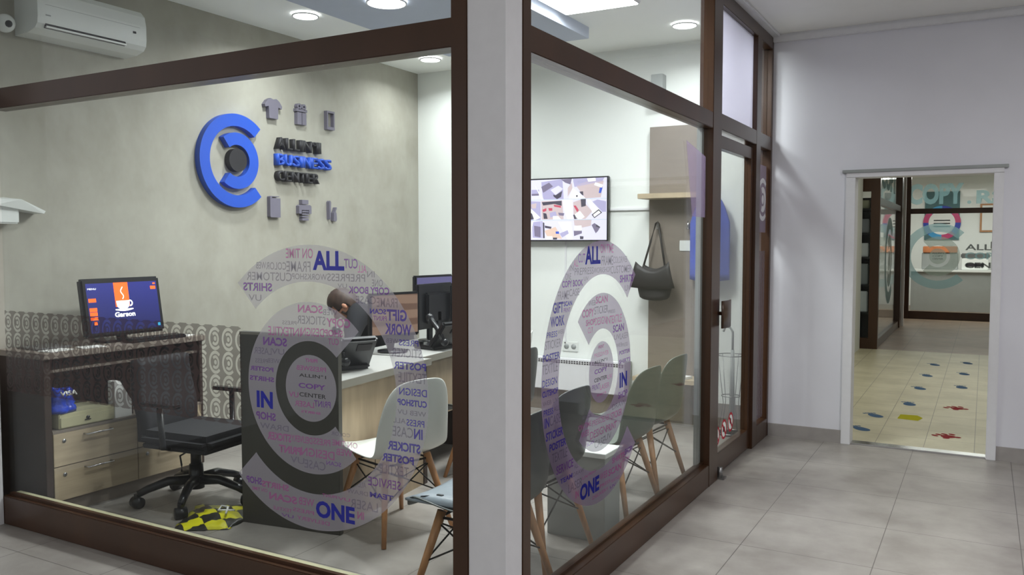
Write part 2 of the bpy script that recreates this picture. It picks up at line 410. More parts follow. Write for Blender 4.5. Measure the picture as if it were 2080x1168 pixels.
# ---- window_2: the glazed partition along the corridor
w2 = bpy.data.objects.new('window_2', None); C.objects.link(w2); w2.location = (PX, 3.9, 0); struct(w2)
XA, XB = PX - FD, PX
fr(MB().box(XA, XB + .004, 2.622, 2.685, 0, 3.04, .003), 'post', w2)
fr(MB().box(XA, XB, 2.68, 5.0, 2.178, 2.274, .003), 'transom_bar', w2)
fr(MB().box(XA, XB, 2.68, 5.0, 0, .138, .003).box(XA + .03, XA + .05, 2.68, 5.0, .138, .15), 'bottom_rail', w2)
fr(MB().box(XA, XB, 2.68, 5.0, 2.975, 3.04, .003), 'head_rail', w2)
fr(MB().box(XA, XB + .002, 5.0, 5.185, 0, 3.04, .003), 'mullion', w2)
fr(MB().box(-1.474, -1.466, 2.685, 5.0, .136, 2.18), 'glass_pane', w2, 'glass')
fr(MB().box(-1.474, -1.466, 2.685, 5.0, 2.27, 2.98), 'glass_pane', w2, 'glass')
fr(MB().box(XA, XA + .03, 4.955, 5.0, .138, 2.178), 'glazing_bead', w2, 'grey_plastic')
# ---- window_3: lights over and beside the door
w3 = bpy.data.objects.new('window_3', None); C.objects.link(w3); w3.location = (PX, 6.1, 0); struct(w3)
fr(MB().box(XA, XB, 5.185, 6.6, 2.95, 3.04, .003), 'head_rail', w3)
fr(MB().box(XA, XB, 5.185, 6.6, 2.19, 2.29, .003), 'transom_bar', w3)
fr(MB().box(XA, XB + .001, 6.09, 6.22, 0, 2.96, .003), 'mullion', w3)
fr(MB().box(XA, XB + .001, 6.55, 6.598, 0, 3.0, .003), 'post', w3)
fr(MB().box(XA, XB, 6.22, 6.55, 0, .14, .003), 'bottom_rail', w3)
fr(MB().box(-1.474, -1.466, 5.185, 6.09, 2.285, 2.955), 'glass_pane', w3, 'frost')
fr(MB().box(-1.474, -1.466, 6.22, 6.55, 2.285, 2.955), 'glass_pane', w3, 'glass')
fr(MB().box(-1.474, -1.466, 6.22, 6.55, .13, 2.195), 'glass_pane', w3, 'glass')
# ---- door_1
d1 = bpy.data.objects.new('door_1', None); C.objects.link(d1); d1.location = (PX, 5.19, 0); struct(d1)
DX0, DX1 = PX - .07, PX - .02
fr(MB().box(DX0, DX1, 5.19, 5.235, .012, 2.165, .002).box(DX0, DX1, 6.03, 6.085, .012, 2.165, .002)
   .box(DX0, DX1, 5.235, 6.03, 2.085, 2.165, .002).box(DX0, DX1, 5.235, 6.03, .012, .15, .002), 'door_leaf_frame', d1)
fr(MB().box(PX - .05, PX - .043, 5.235, 6.03, .148, 2.087), 'glass_pane', d1, 'glass_hazy')
h = MB(); n = 10
h.grid([[(PX + .028 + .012 * sin(pi * k / n), 5.13 + .19 * k / n, z) for k in range(n + 1)] for z in (.965, 1.135)], .01)
h.cyl((PX - .02, 5.23, 1.05), (PX + .03, 5.23, 1.05), .012)
fr(h, 'push_handle', d1)
fr(MB().box(DX0 - .05, DX0 - .038, 5.2, 5.33, .965, 1.135, .004).cyl((DX0 - .045, 5.23, 1.05), (DX0, 5.23, 1.05), .01), 'push_handle', d1)
fr(MB().cyl((PX + .01, 5.215, .012), (PX + .01, 5.215, .075), .016).box(PX - .02, PX + .04, 5.2, 5.26, .002, .012), 'floor_hinge', d1, 'steel')
# ---- door_2: the white-cased doorway
d2 = bpy.data.objects.new('door_2', None); C.objects.link(d2); d2.location = (-.4, 6.6, 0); struct(d2)
fr(MB().box(-.9, -.835, 6.575, 6.735, 0, 1.97, .003).box(.04, .1, 6.575, 6.735, 0, 1.97, .003).box(-.9, .1, 6.575, 6.735, 1.966, 2.0, .003), 'door_casing', d2, 'white_paint')
fr(MB().box(-.925, .125, 6.568, 6.6, 2.0, 2.022, .002), 'drip_strip', d2, 'grey_plastic')
fr(MB().box(-.835, .04, 6.6, 6.7, 0, .012, .004), 'threshold', d2, 'chrome')

# ================================================================ STICKERS ON THE GLASS
WORDS = """ON TIME,P,,-0.124,0.525,0.023,0.565;ALL,B,n,0.021,0.479,0.184,0.556;CUT,V,,0.183,0.488,0.251,0.526;ALL,P,,0.251,0.473,0.294,0.501;WEB,G,,-0.293,0.48,-0.235,0.508;COLOR,G,,-0.235,0.477,-0.122,0.508;FRAME,G,,-0.121,0.471,0.009,0.513;CUSTOMER,G,,-0.349,0.431,-0.093,0.466;WORKSHOP,G,,-0.093,0.44,0.094,0.464;PREPRESS,G,,0.096,0.437,0.287,0.467;SHIRTS,V,b,-0.37,0.386,-0.203,0.421;UV,G,,-0.339,0.345,-0.265,0.371;UV,G,,0.149,0.411,0.196,0.428;COPY BOOK,V,b,0.203,0.391,0.403,0.419;IN,G,,0.297,0.456,0.333,0.479;ONE,G,,0.32,0.421,0.372,0.448;FRAME,G,,0.342,0.344,0.441,0.379;CASE,G,,0.24,0.353,0.338,0.383;GIFT,I,b,0.39,0.293,0.484,0.337;SCAN,I,b,0.309,0.316,0.387,0.336;PRINT,V,,0.325,0.291,0.389,0.309;WORK,I,b,0.38,0.241,0.505,0.283;PRESS,I,,0.446,0.202,0.536,0.225;WEB,G,,0.386,0.209,0.443,0.226;STICKER,G,,0.411,0.158,0.551,0.192;POSTER,I,b,0.42,0.112,0.57,0.141;TEXTILE,G,,0.442,0.064,0.572,0.102;SCAN,P,b,-0.062,0.306,0.07,0.338;WEB,G,,0.071,0.301,0.147,0.324;COPY,P,b,0.088,0.254,0.211,0.29;STICKER,G,,-0.067,0.26,0.084,0.294;PRESS,G,,-0.149,0.253,-0.071,0.269;TEXTILE,P,,-0.229,0.205,-0.09,0.242;IN,P,,-0.09,0.208,-0.046,0.241;DESIGN,P,,-0.045,0.212,0.076,0.246;SHOP,P,b,0.076,0.217,0.173,0.244;CUT,P,,0.097,0.184,0.152,0.21;SCAN,V,b,-0.259,0.161,-0.125,0.196;LASER,G,,-0.313,0.122,-0.212,0.15;UV,G,,-0.212,0.127,-0.14,0.15;PRESS,G,,-0.306,0.084,-0.236,0.102;WEB,G,,-0.236,0.089,-0.167,0.107;POSTER,V,b,-0.337,0.05,-0.203,0.069;SHIRTS,V,b,-0.341,0.008,-0.2,0.028;PRINT,P,b,-0.026,0.106,0.039,0.121;PRESSWEB,P,,-0.074,0.071,0.084,0.09;ALLIN°1,K,n,-0.06,0.044,0.084,0.058;COPY,V,nb,-0.064,-0.002,0.08,0.019;DESIGN,I,,0.446,0.015,0.573,0.043;CUTSHOP,I,b,0.437,-0.025,0.573,0.0;WEB UV,G,,0.437,-0.059,0.569,-0.041;PRESS,I,,0.479,-0.1,0.561,-0.075;ALL,G,,0.417,-0.094,0.475,-0.075;IN,I,b,0.513,-0.147,0.553,-0.108;CASE,G,,0.413,-0.146,0.509,-0.107;STICKER,I,b,0.389,-0.201,0.542,-0.166;POSTER,I,b,0.361,-0.248,0.512,-0.217;TEXTILE,G,,0.349,-0.298,0.488,-0.26;SERVICE,V,,0.292,-0.354,0.45,-0.319;TEAM,I,b,0.3,-0.4,0.414,-0.379;ALL,G,,0.243,-0.369,0.283,-0.348;DRAW,G,,0.185,-0.4,0.291,-0.383;LASER,G,,0.201,-0.457,0.339,-0.42;IN,P,b,0.237,-0.497,0.27,-0.467;ONE,B,n,0.021,-0.524,0.224,-0.454;UV,P,,0.138,-0.436,0.201,-0.423;PRINT,P,,0.056,-0.434,0.133,-0.422;WEB,P,,-0.072,-0.486,0.012,-0.455;SCAN,P,b,-0.238,-0.49,-0.082,-0.459;SHIRTS,P,b,-0.28,-0.442,-0.126,-0.416;SHOP,V,b,-0.371,-0.437,-0.28,-0.407;ON TIME,P,,-0.338,-0.464,-0.248,-0.449;PRESS,P,,-0.105,-0.52,0.011,-0.504;TEXTILE,P,,-0.216,-0.529,-0.11,-0.515;DELIVERY,P,,-0.083,-0.55,0.093,-0.535;UV,V,,-0.17,-0.552,-0.101,-0.539;STICKER,P,b,-0.242,-0.235,-0.109,-0.202;DELIVERY,P,,-0.108,-0.228,0.007,-0.201;PRESS,P,,0.012,-0.226,0.102,-0.2;ON TIME,P,,0.111,-0.219,0.241,-0.195;COLOR,G,,0.108,-0.178,0.204,-0.163;PRINT,P,b,-0.178,-0.282,-0.056,-0.25;DESIGN,P,,-0.055,-0.28,0.123,-0.245;WEB,P,,0.132,-0.255,0.215,-0.229;UV,G,,-0.114,-0.317,-0.038,-0.29;CASE,G,,-0.038,-0.329,0.075,-0.294;SCAN,V,,0.08,-0.302,0.156,-0.285;IN,B,n,-0.302,-0.105,-0.209,-0.034;SHOP,V,b,-0.307,-0.155,-0.194,-0.122;DRAW,G,,-0.284,-0.192,-0.122,-0.168;CENTER,K,n,-0.06,-0.037,0.082,-0.02;UV,P,,-0.118,-0.044,-0.065,-0.022;LASER,P,,-0.087,-0.079,0.019,-0.056;PRINT,V,,0.019,-0.071,0.105,-0.046;SHIRTS,P,b,-0.052,-0.103,0.053,-0.093"""

def big_sticker(name, T, flip, label, zc):
    """rings about (0,0) in x-z; true opening towards +x; flip mirrors the layout"""
    t = thing(name, label, 'sticker'); t.matrix_world = T
    film = 'film' if flip else 'film_front'
    F = Matrix.Scale(-1 if flip else 1, 4, (1, 0, 0))
    def a(mb):
        if flip: bmesh.ops.reverse_faces(mb.bm, faces=mb.bm.faces[:])
        return mb
    a(MB().arc(.432, .58, 46, 316, 0, F, n=110)).out('outer_ring', film, t)
    a(MB().arc(.192, .35, -132, 136, 0, F, n=90)).out('inner_ring', film, t)
    a(MB().disc(.136, 0, F)).out('centre_disc', film, t)
    for w in WORDS.split(';'):
        s, c, f, u0, z0, u1, z1 = w.split(','); u0, z0, u1, z1 = map(float, (u0, z0, u1, z1))
        if not flip: u0, u1 = -u1, -u0
        mb = MB(); text_bm(mb, s, (u0, z0, u1, z1), 0, TR(0, -.0012, 0), bold=.042 if c == 'B' else .035 if 'b' in f else (.012 if c != 'G' else .004),
                mirror=flip and 'n' not in f)
        o = mb.out('printed_word', 'txt_' + c, t)
        if c == 'B': o['label'] = 'large dark blue word'
    return t
# the left one is seen from behind: its words run backwards, its keywords are doubled to read this way
big_sticker('window_sticker', TR(-2.362, 2.5365, .908), True, 'round word-cloud sticker with backward words on the partition in front of the long desk', 0)
big_sticker('window_sticker', TR(-1.4645, 3.41, .925) @ RZ(90), False, 'word-cloud ring sticker on the corridor glass below the wall TV', 0)
def frieze(name, x0, x1, y, z0, z1, label):
    M['frieze'] = m_frieze('ring_pattern_film', col(98, 84, 82), .56, .082, .1035, 0, 0, .005)
    o = MB().quad([(x0, 0, 0), (x1, 0, 0), (x1, 0, z1 - z0), (x0, 0, z1 - z0)]).out(name, 'frieze'); o.location = (0, y, z0)
    return tag(o, label, 'sticker')
frieze('privacy_film', -4.5, -2.752, 2.5365, .712, 1.139, 'brown see-through film with rows of ring emblems in front of the reception counter')
# side-light film beside the door
t = thing('window_sticker', 'lilac film panel with white ring emblem on the narrow light beside the glass door', 'sticker', (-1.4645, 6.385, 1.57), 90)
MB().quad([(-.155, 0, 0), (.155, 0, 0), (.155, 0, .5), (-.155, 0, .5)]).out('backing_film', 'lilac_solid', t)
MB().arc(.125, .16, 50, 310, 0, TR(.05, -.001, .245)).arc(.05, .095, -120, 120, 0, TR(.05, -.001, .245)).disc(.035, 0, TR(.05, -.001, .245)).out('ring_emblem', 'white_solid', t)
M['frieze2'] = m_frieze('fine_ring_pattern_film', col(130, 122, 132), .7, .06, .047, 1, .0, 0)
o = MB().quad([(0, -.155, 0), (0, .155, 0), (0, .155, 1.27), (0, -.155, 1.27)]).out('privacy_film', 'frieze2'); o.location = (-1.4645, 6.385, .16)
tag(o, 'tall narrow film strip with small ring emblems beside the glass door', 'sticker')
# three red ban signs low on the door
for i, (y, z) in enumerate(((5.315, .245), (5.485, .26), (5.65, .278))):
    t = thing('ban_sticker', ['red and white round ban sticker low on the glass door, nearest the hinge post', 'middle round red ban sticker low on the glass door', 'round red ban sticker low on the glass door, farthest from the hinge post'][i], 'sticker', (PX - .0415, y, z), 90, 'ban stickers on the glass door')
    MB().disc(.062, 0).out('white_disc', 'white_solid', t)
    b = MB().arc(.05, .066, 0, 360, 0, TR(0, -.0008, 0)); b.prism([(-.045, .03), (-.03, .045), (.045, -.03), (.03, -.045)], 0, TR(0, -.0012, 0)); b.out('red_ring', 'red_solid', t)
    g = MB()
    if i == 0: g.prism([(-.008, -.03), (.012, -.03), (.012, .03), (-.008, .03)], 0, TR(0, -.0006, 0))
    elif i == 1: g.prism([(-.03, -.015), (.03, -.02), (.02, .015), (-.02, .02)], 0, TR(0, -.0006, 0))
    else: g.disc(.02, 0, TR(-.005, -.0006, .008))
    g.out('pictogram', 'dark_film', t)

# ================================================================ CONCRETE WALL: LOGO, LETTERS, ICONS, AC
WX = XL + .05     # front of the foam letters
def onwall(y, z, x=WX): return TR(x, y, z) @ RZ(90)
t = thing('wall_logo', 'large blue and black ring emblem in thick foam on the concrete wall', 'sign', (XL, 4.385, 2.087))
wpart(MB().arc(.25, .338, 48, 312, .05, onwall(4.375, 2.087)), 'outer_ring', 'blue', t)
wpart(MB().arc(.115, .203, -128, 128, .05, onwall(4.375, 2.087)), 'inner_ring', 'blue', t)
o = wpart(MB().disc(.083, .05, onwall(4.382, 2.092)), 'centre_disc', 'black_foam', t); o['label'] = 'black disc'
def letters(s, y0, y1, z0, z1, m_, label, bold=.012):
    t = thing('wall_lettering', label, 'sign', (XL, (y0 + y1) / 2, z0), 0, None)
    # each character is its own thick piece
    w = []
    for ch in s: w.append({'I': .42, '°': .5, '1': .55, 'L': .8, 'N': 1.1, 'U': 1.05}.get(ch, 1.0))
    tot = sum(w); y = y0; k = (y1 - y0) / tot
    for ch, q in zip(s, w):
        mb = MB(); zz0, zz1 = (z0, z1) if ch != '°' else (z0 + (z1 - z0) * .6, z1)
        text_bm(mb, ch, (0, zz0 - z0, q * k * .86, zz1 - z0), .05, onwall(y, z0), bold=bold)
        wpart(mb, 'letter', m_, t); y += q * k
    return t
letters('ALLIN°1', 4.78, 5.27, 2.215, 2.305, 'black_foam', 'first line of thick black foam lettering on the concrete wall, above the blue word')
letters('BUSINESS', 4.78, 5.40, 2.09, 2.178, 'blue', 'blue foam word between two black lines on the concrete wall')
letters('CENTER', 4.78, 5.25, 1.97, 2.05, 'black_foam', 'last line of thick black foam lettering on the concrete wall, below the blue word')
D = .035; IX = XL + D
def icon(name, label, y, z, build):
    mb = MB(); build(mb, TR(IX, y, z) @ RZ(90)); return wtag(mb, name, 'icon', label, 'sign', 'grey foam icons on the concrete wall')
def i_shirt(mb, T):
    mb.prism([(-.045, -.07), (.045, -.07), (.048, .0), (.05, .02), (.085, .01), (.09, .03), (.06, .066), (.03, .082), (0, .074), (-.03, .082), (-.06, .066), (-.09, .03), (-.085, .01), (-.05, .02), (-.048, 0)], D, T)
def i_gift(mb, T):
    mb.prism([(-.05, -.075), (-.004, -.075), (-.004, .02), (-.05, .02)], D, T).prism([(.004, -.075), (.05, -.075), (.05, .02), (.004, .02)], D, T)
    mb.prism([(-.06, .026), (.06, .026), (.06, .048), (-.06, .048)], D, T)
    mb.arc(.01, .024, 0, 360, D, T @ TR(-.026, 0, .066), n=20).arc(.01, .024, 0, 360, D, T @ TR(.026, 0, .066), n=20)
def i_phone(mb, T):
    a, b = .046, .077
    mb.prism([(-a, -b), (a, -b), (a, -b + .024), (-a, -b + .024)], D, T).prism([(-a, b - .016), (a, b - .016), (a, b), (-a, b)], D, T)
    mb.prism([(-a, -b + .024), (-a + .012, -b + .024), (-a + .012, b - .016), (-a, b - .016)], D, T).prism([(a - .012, -b + .024), (a, -b + .024), (a, b - .016), (a - .012, b - .016)], D, T)
def i_book(mb, T):
    mb.prism([(-.048, -.078), (.052, -.078), (.052, .07), (-.036, .07), (-.036, .078), (.04, .078), (.04, .085), (-.048, .085), (-.055, .078), (-.055, -.07)], D, T)
def i_printer(mb, T):
    mb.prism([(-.036, .045), (.036, .045), (.036, .08), (-.036, .08)], D, T)
    mb.prism([(-.07, -.03), (-.042, -.03), (-.042, -.002), (.042, -.002), (.042, -.03), (.07, -.03), (.07, .03), (.055, .04), (-.055, .04), (-.07, .03)], D, T)
    for k in range(3): mb.prism([(-.036, -.02 - .02 * k), (.036, -.02 - .02 * k), (.036, -.008 - .02 * k), (-.036, -.008 - .02 * k)], D, T)
    mb.prism([(-.036, -.085), (.036, -.085), (.036, -.066), (-.036, -.066)], D, T)
def i_pen(mb, T):
    mb.prism([(-.055, -.07), (-.042, -.06), (-.022, .07), (-.03, .085), (-.042, .075)], D, T @ RY(-6))
    mb.prism([(.0, -.085), (.03, -.09), (.042, -.075), (.036, -.02), (.028, -.01), (.034, .008), (.042, .012), (.04, .03), (.03, .028), (.018, -.005), (.006, -.02)], D, T)
icon('shirt_icon', 'grey foam t-shirt icon on the concrete wall', 4.755, 2.51, i_shirt)
icon('gift_icon', 'grey foam gift box icon between the t-shirt and the phone icons', 5.06, 2.505, i_gift)
icon('phone_icon', 'grey foam phone outline icon on the concrete wall', 5.40, 2.505, i_phone)
icon('book_icon', 'grey foam book icon under the lettering, near the blue ring', 4.76, 1.765, i_book)
icon('printer_icon', 'grey foam printer icon between the book and the pen icons', 5.085, 1.755, i_printer)
icon('pen_and_brush_icon', 'grey foam pen and brush icon on the concrete wall', 5.42, 1.76, i_pen)

# air conditioner
t = thing('air_conditioner', 'white split air conditioner high on the concrete wall', 'air conditioner', (XL, 3.16, 2.63))
prof = [(0, 2.66), (0, 2.935), (.1, 2.94), (.17, 2.925), (.205, 2.89), (.218, 2.83), (.218, 2.745), (.213, 2.71), (.19, 2.685), (.12, 2.665)]
g = bmesh.new(); A = [g.verts.new((XL + a, 2.815, z)) for a, z in prof]; f = g.faces.new(A)
r = bmesh.ops.extrude_face_region(g, geom=[f])
for v in r['geom']:
    if isinstance(v, bmesh.types.BMVert): v.co.y += .69
bmesh.ops.recalc_face_normals(g, faces=g.faces[:]); mb = MB(); mb._add(g)
wpart(mb, 'housing', 'white_plastic', t)
wpart(MB().prism([(2.86 - 2.86, -.012), (.5, -.012), (.5, .03), (0, .03)], .02, TR(XL + .2165, 2.86, 2.706) @ RZ(90) @ RX(-22)), 'air_slot', 'vent_dark', t)
wpart(MB().box(XL + .19, XL + .225, 2.86, 3.36, 2.690, 2.699, .001), 'louvre', 'white_plastic', t)
wpart(MB().box(XL + .217, XL + .22, 3.41, 3.432, 2.775, 2.788), 'display_window', 'vent_dark', t)
wpart(MB().box(XL + .217, XL + .2195, 2.86, 2.89, 2.755, 2.762), 'badge', 'grey_plastic', t)
wpart(MB().box(XL + .1, XL + .2185, 2.86, 3.46, 2.815, 2.817), 'panel_seam', 'grey_plastic', t)
# small camera above the air conditioner side
t = thing('dome_camera', 'small white camera with dark lens beside the air conditioner', 'camera', (XL, 2.72, 2.66))
wpart(MB().sphere((XL + .07, 2.72, 2.70), (.055, .05, .05)).cyl((XL, 2.72, 2.72), (XL + .06, 2.72, 2.71), .03), 'housing', 'white_plastic', t)
wpart(MB().sphere((XL + .108, 2.715, 2.692), (.022, .022, .022)), 'lens', 'black_plastic', t)
# white bracket
t = thing('wall_bracket', 'white wall-mounted bracket with pointed cover low beside the concrete wall edge', 'bracket', (XL, 2.78, 1.58))
wpart(MB().box(XL, XL + .1, 2.62, 2.75, 1.60, 1.73, .008), 'base_box', 'white_plastic', t)
m = MB(); g = bmesh.new()
P_ = [(XL, 2.60, 1.735), (XL + .14, 2.60, 1.735), (XL + .14, 2.74, 1.735), (XL + .1, 2.90, 1.675), (XL, 2.90, 1.675), (XL, 2.72, 1.75), (XL, 2.60, 1.69), (XL + .14, 2.60, 1.70), (XL + .1, 2.89, 1.66), (XL, 2.89, 1.66)]
vs = [g.verts.new(p) for p in P_]; bmesh.ops.convex_hull(g, input=vs); m._add(g)
wpart(m, 'cover', 'white_plastic', t)

# ================================================================ RECEPTION COUNTER
t = thing('reception_counter', 'dark brown reception counter with pale wood drawers along the concrete wall', 'counter', (-4.58, 3.2, 0))
FXX = -4.373
wpart(MB().box(XL + .014, FXX - .002, 2.66, 2.70, 0, .868, .002), 'side_panel', 'dark_lam', t)
wpart(MB().box(XL + .014, FXX - .01, 3.69, 3.715, .07, .868, .002), 'side_panel', 'dark_lam', t)
wpart(MB().box(XL + .014, XL + .03, 2.70, 3.69, .07, .868), 'back_panel', 'dark_lam', t)
wpart(MB().box(XL + .014, FXX + .02, 2.65, 3.72, .868, .9, .003), 'counter_top', 'taupe', t)
wpart(MB().box(XL + .02, FXX - .03, 2.70, 3.71, 0, .075), 'plinth', 'taupe', t)
wpart(MB().box(XL + .03, FXX - .02, 2.70, 3.69, .075, .455).box(XL + .03, FXX, 2.70, 3.69, .455, .470), 'drawer_cabinet', 'taupe', t)
wpart(MB().box(XL + .03, FXX - .03, 2.70, 3.69, .788, .802), 'shelf', 'taupe', t)
wpart(MB().box(XL + .03, FXX - .06, 3.225, 3.24, .47, .788), 'divider', 'dark_lam', t)
for y0, y1 in ((2.703, 3.218), (3.224, 3.688)):
    for z0, z1 in ((.082, .268), (.273, .455)):
        d = wpart(MB().box(FXX - .02, FXX, y0, y1, z0, z1, .0015), 'drawer', 'light_wood', t)
        yc = (y0 + y1) / 2; zc = z1 - .028
        mb = MB().tube([(FXX, yc - .08, zc), (FXX + .03, yc - .078, zc), (FXX + .03, yc + .078, zc), (FXX, yc + .08, zc)], .005)
        wpart(mb, 'handle', 'chrome', d)
        wpart(MB().cyl((FXX - .002, y0 + .06, z1 - .045), (FXX + .003, y0 + .06, z1 - .045), .011), 'lock', 'steel', d)
# things on it
t = thing('touch_screen_till', 'touch screen till with blue screen and orange cup picture on the reception counter', 'monitor', (-4.55, 3.25, .9))
T = TR(-4.47, 2.98, .945) @ RZ(90) @ RX(-9)
wpart(MB().box(0, .53, 0, .045, 0, .345, .012, T), 'housing', 'black_plastic', t)
M['scr'] = mat('screen_blue', col(26, 30, 92), .3, emit=.8, noise=.0)
N = NT(M['scr']); b = N.n['Principled BSDF']; tc = N.add('TexCoord'); sp = N.add('SeparateXYZ'); N.link(tc.outputs['Object'], sp.inputs[0])
r = N.add('ValToRGB'); r.color_ramp.elements[0].color = col(14, 16, 34); r.color_ramp.elements[1].color = col(40, 46, 128); r.color_ramp.elements[0].position = .08; r.color_ramp.elements[1].position = .36
N.link(sp.outputs[2], r.inputs[0]); N.link(r.outputs[0], b.inputs['Emission Color'])
sc = wpart(MB().prism([(.028, .025), (.502, .025), (.502, .315), (.028, .315)], 0, T @ TR(0, -.001, 0)), 'screen', 'scr', t)
M['e_or'] = mat('screen_orange', col(255, 92, 20), .4, emit=1.0); M['e_wh'] = mat('screen_white', (1, 1, 1, 1), .4, emit=1.1); M['e_cy'] = mat('screen_cyan', col(60, 190, 240), .4, emit=.9)
T2 = T @ TR(0, -.002, 0); mb = MB()
def rc(mb, x0, z0, x1, z1, TT, mi=0): mb.prism([(x0, z0), (x1, z0), (x1, z1), (x0, z1)], 0, TT, mi)
rc(mb, .205, .17, .30, .315, T2, 0)
for z in (.205, .15, .125, .10): rc(mb, .035, z, .083, z + (.022 if z > .11 else .018), T2, 0)
rc(mb, .055, .072, .075, .092, T2, 0); rc(mb, .455, .265, .492, .285, T2, 0); rc(mb, .475, .295, .492, .305, T2, 0)
T3 = T2 @ TR(0, -.001, 0)
mb.prism([(.21, .205), (.30, .205), (.295, .17), (.28, .158), (.23, .158), (.215, .17)], 0, T3, 1)
mb.arc(.012, .02, -90, 90, 0, T3 @ TR(.3, 0, .188), 1, n=14)
mb.prism([(.2 + .12 * i / 12, .15 - .008 * sin(pi * i / 12)) for i in range(13)] + [(.32, .156), (.2, .156)], 0, T3, 1)
mb.tube([T3 @ Vector((.255 + .008 * sin(i * .9), -.001, .215 + i * .009)) for i in range(9)], .0028, 5, 1)
text_bm(mb, 'Garson', (.192, .108, .328, .138), 0, T3, 1, .03)
text_bm(mb, 'MENU', (.036, .278, .09, .288), 0, T3, 1); rc(mb, .478, .036, .496, .054, T3, 2)
wpart(mb, 'screen_picture', ['e_or', 'e_wh', 'e_cy'], sc)
wpart(MB().box(-4.66, -4.50, 3.12, 3.36, .9, .915, .005).cyl((-4.52, 3.24, .91), (-4.54, 3.24, 1.02), .03), 'stand', 'black_plastic', t)
t = thing('keyboard', 'black keyboard on the reception counter in front of the till', 'keyboard', (-4.42, 3.47, .9))
wpart(MB().box(-4.47, -4.365, 3.2, 3.58, .9, .918, .004), 'case', 'black_plastic', t)
mb = MB()
for i in range(4):
    for k in range(14): mb.box(-4.462 + i * .024, -4.442 + i * .024, 3.21 + k * .026, 3.232 + k * .026, .918, .924)
wpart(mb, 'keys', 'wire', t)
for i, (y, x, a, w_, l_, lab) in enumerate(((2.78, -4.45, 8, .1, .15, 'white leaflet at the end of the reception counter nearest the pillar'), (2.97, -4.42, -14, .1, .13, 'small white note lying between the leaflet and the till'), (3.62, -4.44, 20, .08, .12, 'white paper slip at the far end of the reception counter'))):
    o = MB().box(-w_ / 2, w_ / 2, -l_ / 2, l_ / 2, 0, .004).out('paper_sheet', 'paper'); o.location = (x, y, .9005); o.rotation_euler.z = R(a)
    tag(o, lab, 'paper', 'papers on the reception counter')
t = thing('metal_tray', 'shiny metal tray with cutlery glints on the reception counter', 'tray', (-4.6, 2.86, .9))
wpart(MB().box(-4.72, -4.52, 2.72, 2.92, .9, .912, .004), 'tray_base', 'steel', t)
# in the open niche
t = thing('cash_drawer', 'cream metal cash drawer in the open niche of the reception counter', 'cash drawer', (-4.5, 2.91, .47))
wpart(MB().box(-4.70, -4.385, 2.745, 3.08, .472, .555, .004), 'box', 'cream', t)
wpart(MB().box(-4.385, -4.380, 2.752, 3.073, .478, .535, .002), 'drawer_front', 'cream', t)
wpart(MB().cyl((-4.381, 2.91, .515), (-4.372, 2.91, .515), .009).box(-4.38, -4.376, 2.892, 2.928, .50, .505), 'lock', 'black_plastic', t)
mb = MB(); rnd = random.Random(3); rows = []
for i in range(9):
    row = []
    for k in range(15):
        a = 2 * pi * k / 14; rr = .068 * (1 + .18 * rnd.uniform(-1, 1)) * (1.1 - .04 * i)
        if k == 14: row.append(row[0]); continue
        row.append((-4.44 + rr * .8 * cos(a), 2.795 + rr * sin(a), .557 + .135 * i / 8 * (1 + .05 * rnd.uniform(-1, 1))))
    rows.append(row)
mb.grid(rows, .002); t = thing('plastic_bag', 'crumpled blue plastic bag with white letters on the cash drawer', 'bag', (-4.44, 2.795, .557))
wpart(mb, 'film', 'blue_bag', t)
mb = MB(); text_bm(mb, 'VISA', (0, 0, .1, .028), .002, TR(-4.368, 2.745, .655) @ RZ(90), 0, .04)
wpart(mb, 'lettering', 'paper', t)
t = thing('file_holder', 'white slant-cut file holder beside the cash drawer', 'file holder', (-4.45, 3.15, .47))
mb = MB().prism([(0, 0), (.11, 0), (.11, .09), (.035, .215), (0, .215)], .06, TR(-4.40, 3.095, .471) @ RZ(90))
wpart(mb, 'case', 'paper', t)

# ================================================================ OFFICE CHAIR
t = thing('office_chair', 'black swivel office chair with five castors by the reception counter', 'office chair', (-3.94, 3.28, 0), 6)
CHAIR = t
for i in range(5):
    a = R(-133 + 72 * i)
    mb = MB(); mb.tube([(0.03 * cos(a), .03 * sin(a), .13), (.15 * cos(a), .15 * sin(a), .135), (.26 * cos(a), .26 * sin(a), .10), (.31 * cos(a), .31 * sin(a), .078)], [.032, .026, .022, .02], 10)
    leg = mb.out('leg', 'black_plastic', t)
    cx_, cy_ = .315 * cos(a), .315 * sin(a)
    MB().cyl((cx_ - .03 * sin(a + .5), cy_ + .03 * cos(a + .5), .032), (cx_ + .03 * sin(a + .5), cy_ - .03 * cos(a + .5), .032), .032, n=18).box(cx_ - .012, cx_ + .012, cy_ - .012, cy_ + .012, .04, .08).out('castor', 'black_plastic', leg)
MB().cyl((0, 0, .08), (0, 0, .22), .045, .038).cyl((0, 0, .22), (0, 0, .33), .03).out('gas_column', 'black_plastic', t)
MB().box(-.1, .12, -.08, .08, .315, .348, .01).tube([(.05, -.08, .33), (.08, -.2, .32), (.12, -.23, .28), (.10, -.21, .24)], .005).out('tilt_mechanism', 'black_plastic', t)
mb = MB().box(-.20, .31, -.24, .24, .36, .445, .035); mb.box(-.18, .28, -.22, .22, .345, .37, .005); mb.out('seat', 'black_fabric', t)
P_ = [[(-.235 - .03 * cos(pi * (k / 10 - .5)) - .05 * max(0, (i - 3) / 9) + .008 * sin(i * .6), (.215 - .02 * abs(i - 5) / 6) * (k / 5 - 1), (.37 + .46 * i / 11)) for k in range(11)] for i in range(12)]
MB().grid(P_, .06).out('backrest', 'black_fabric', t)
MB().tube([(-.1, 0, .335), (-.25, 0, .335), (-.32, 0, .38), (-.35, 0, .58)], .02).out('back_support', 'black_plastic', t)
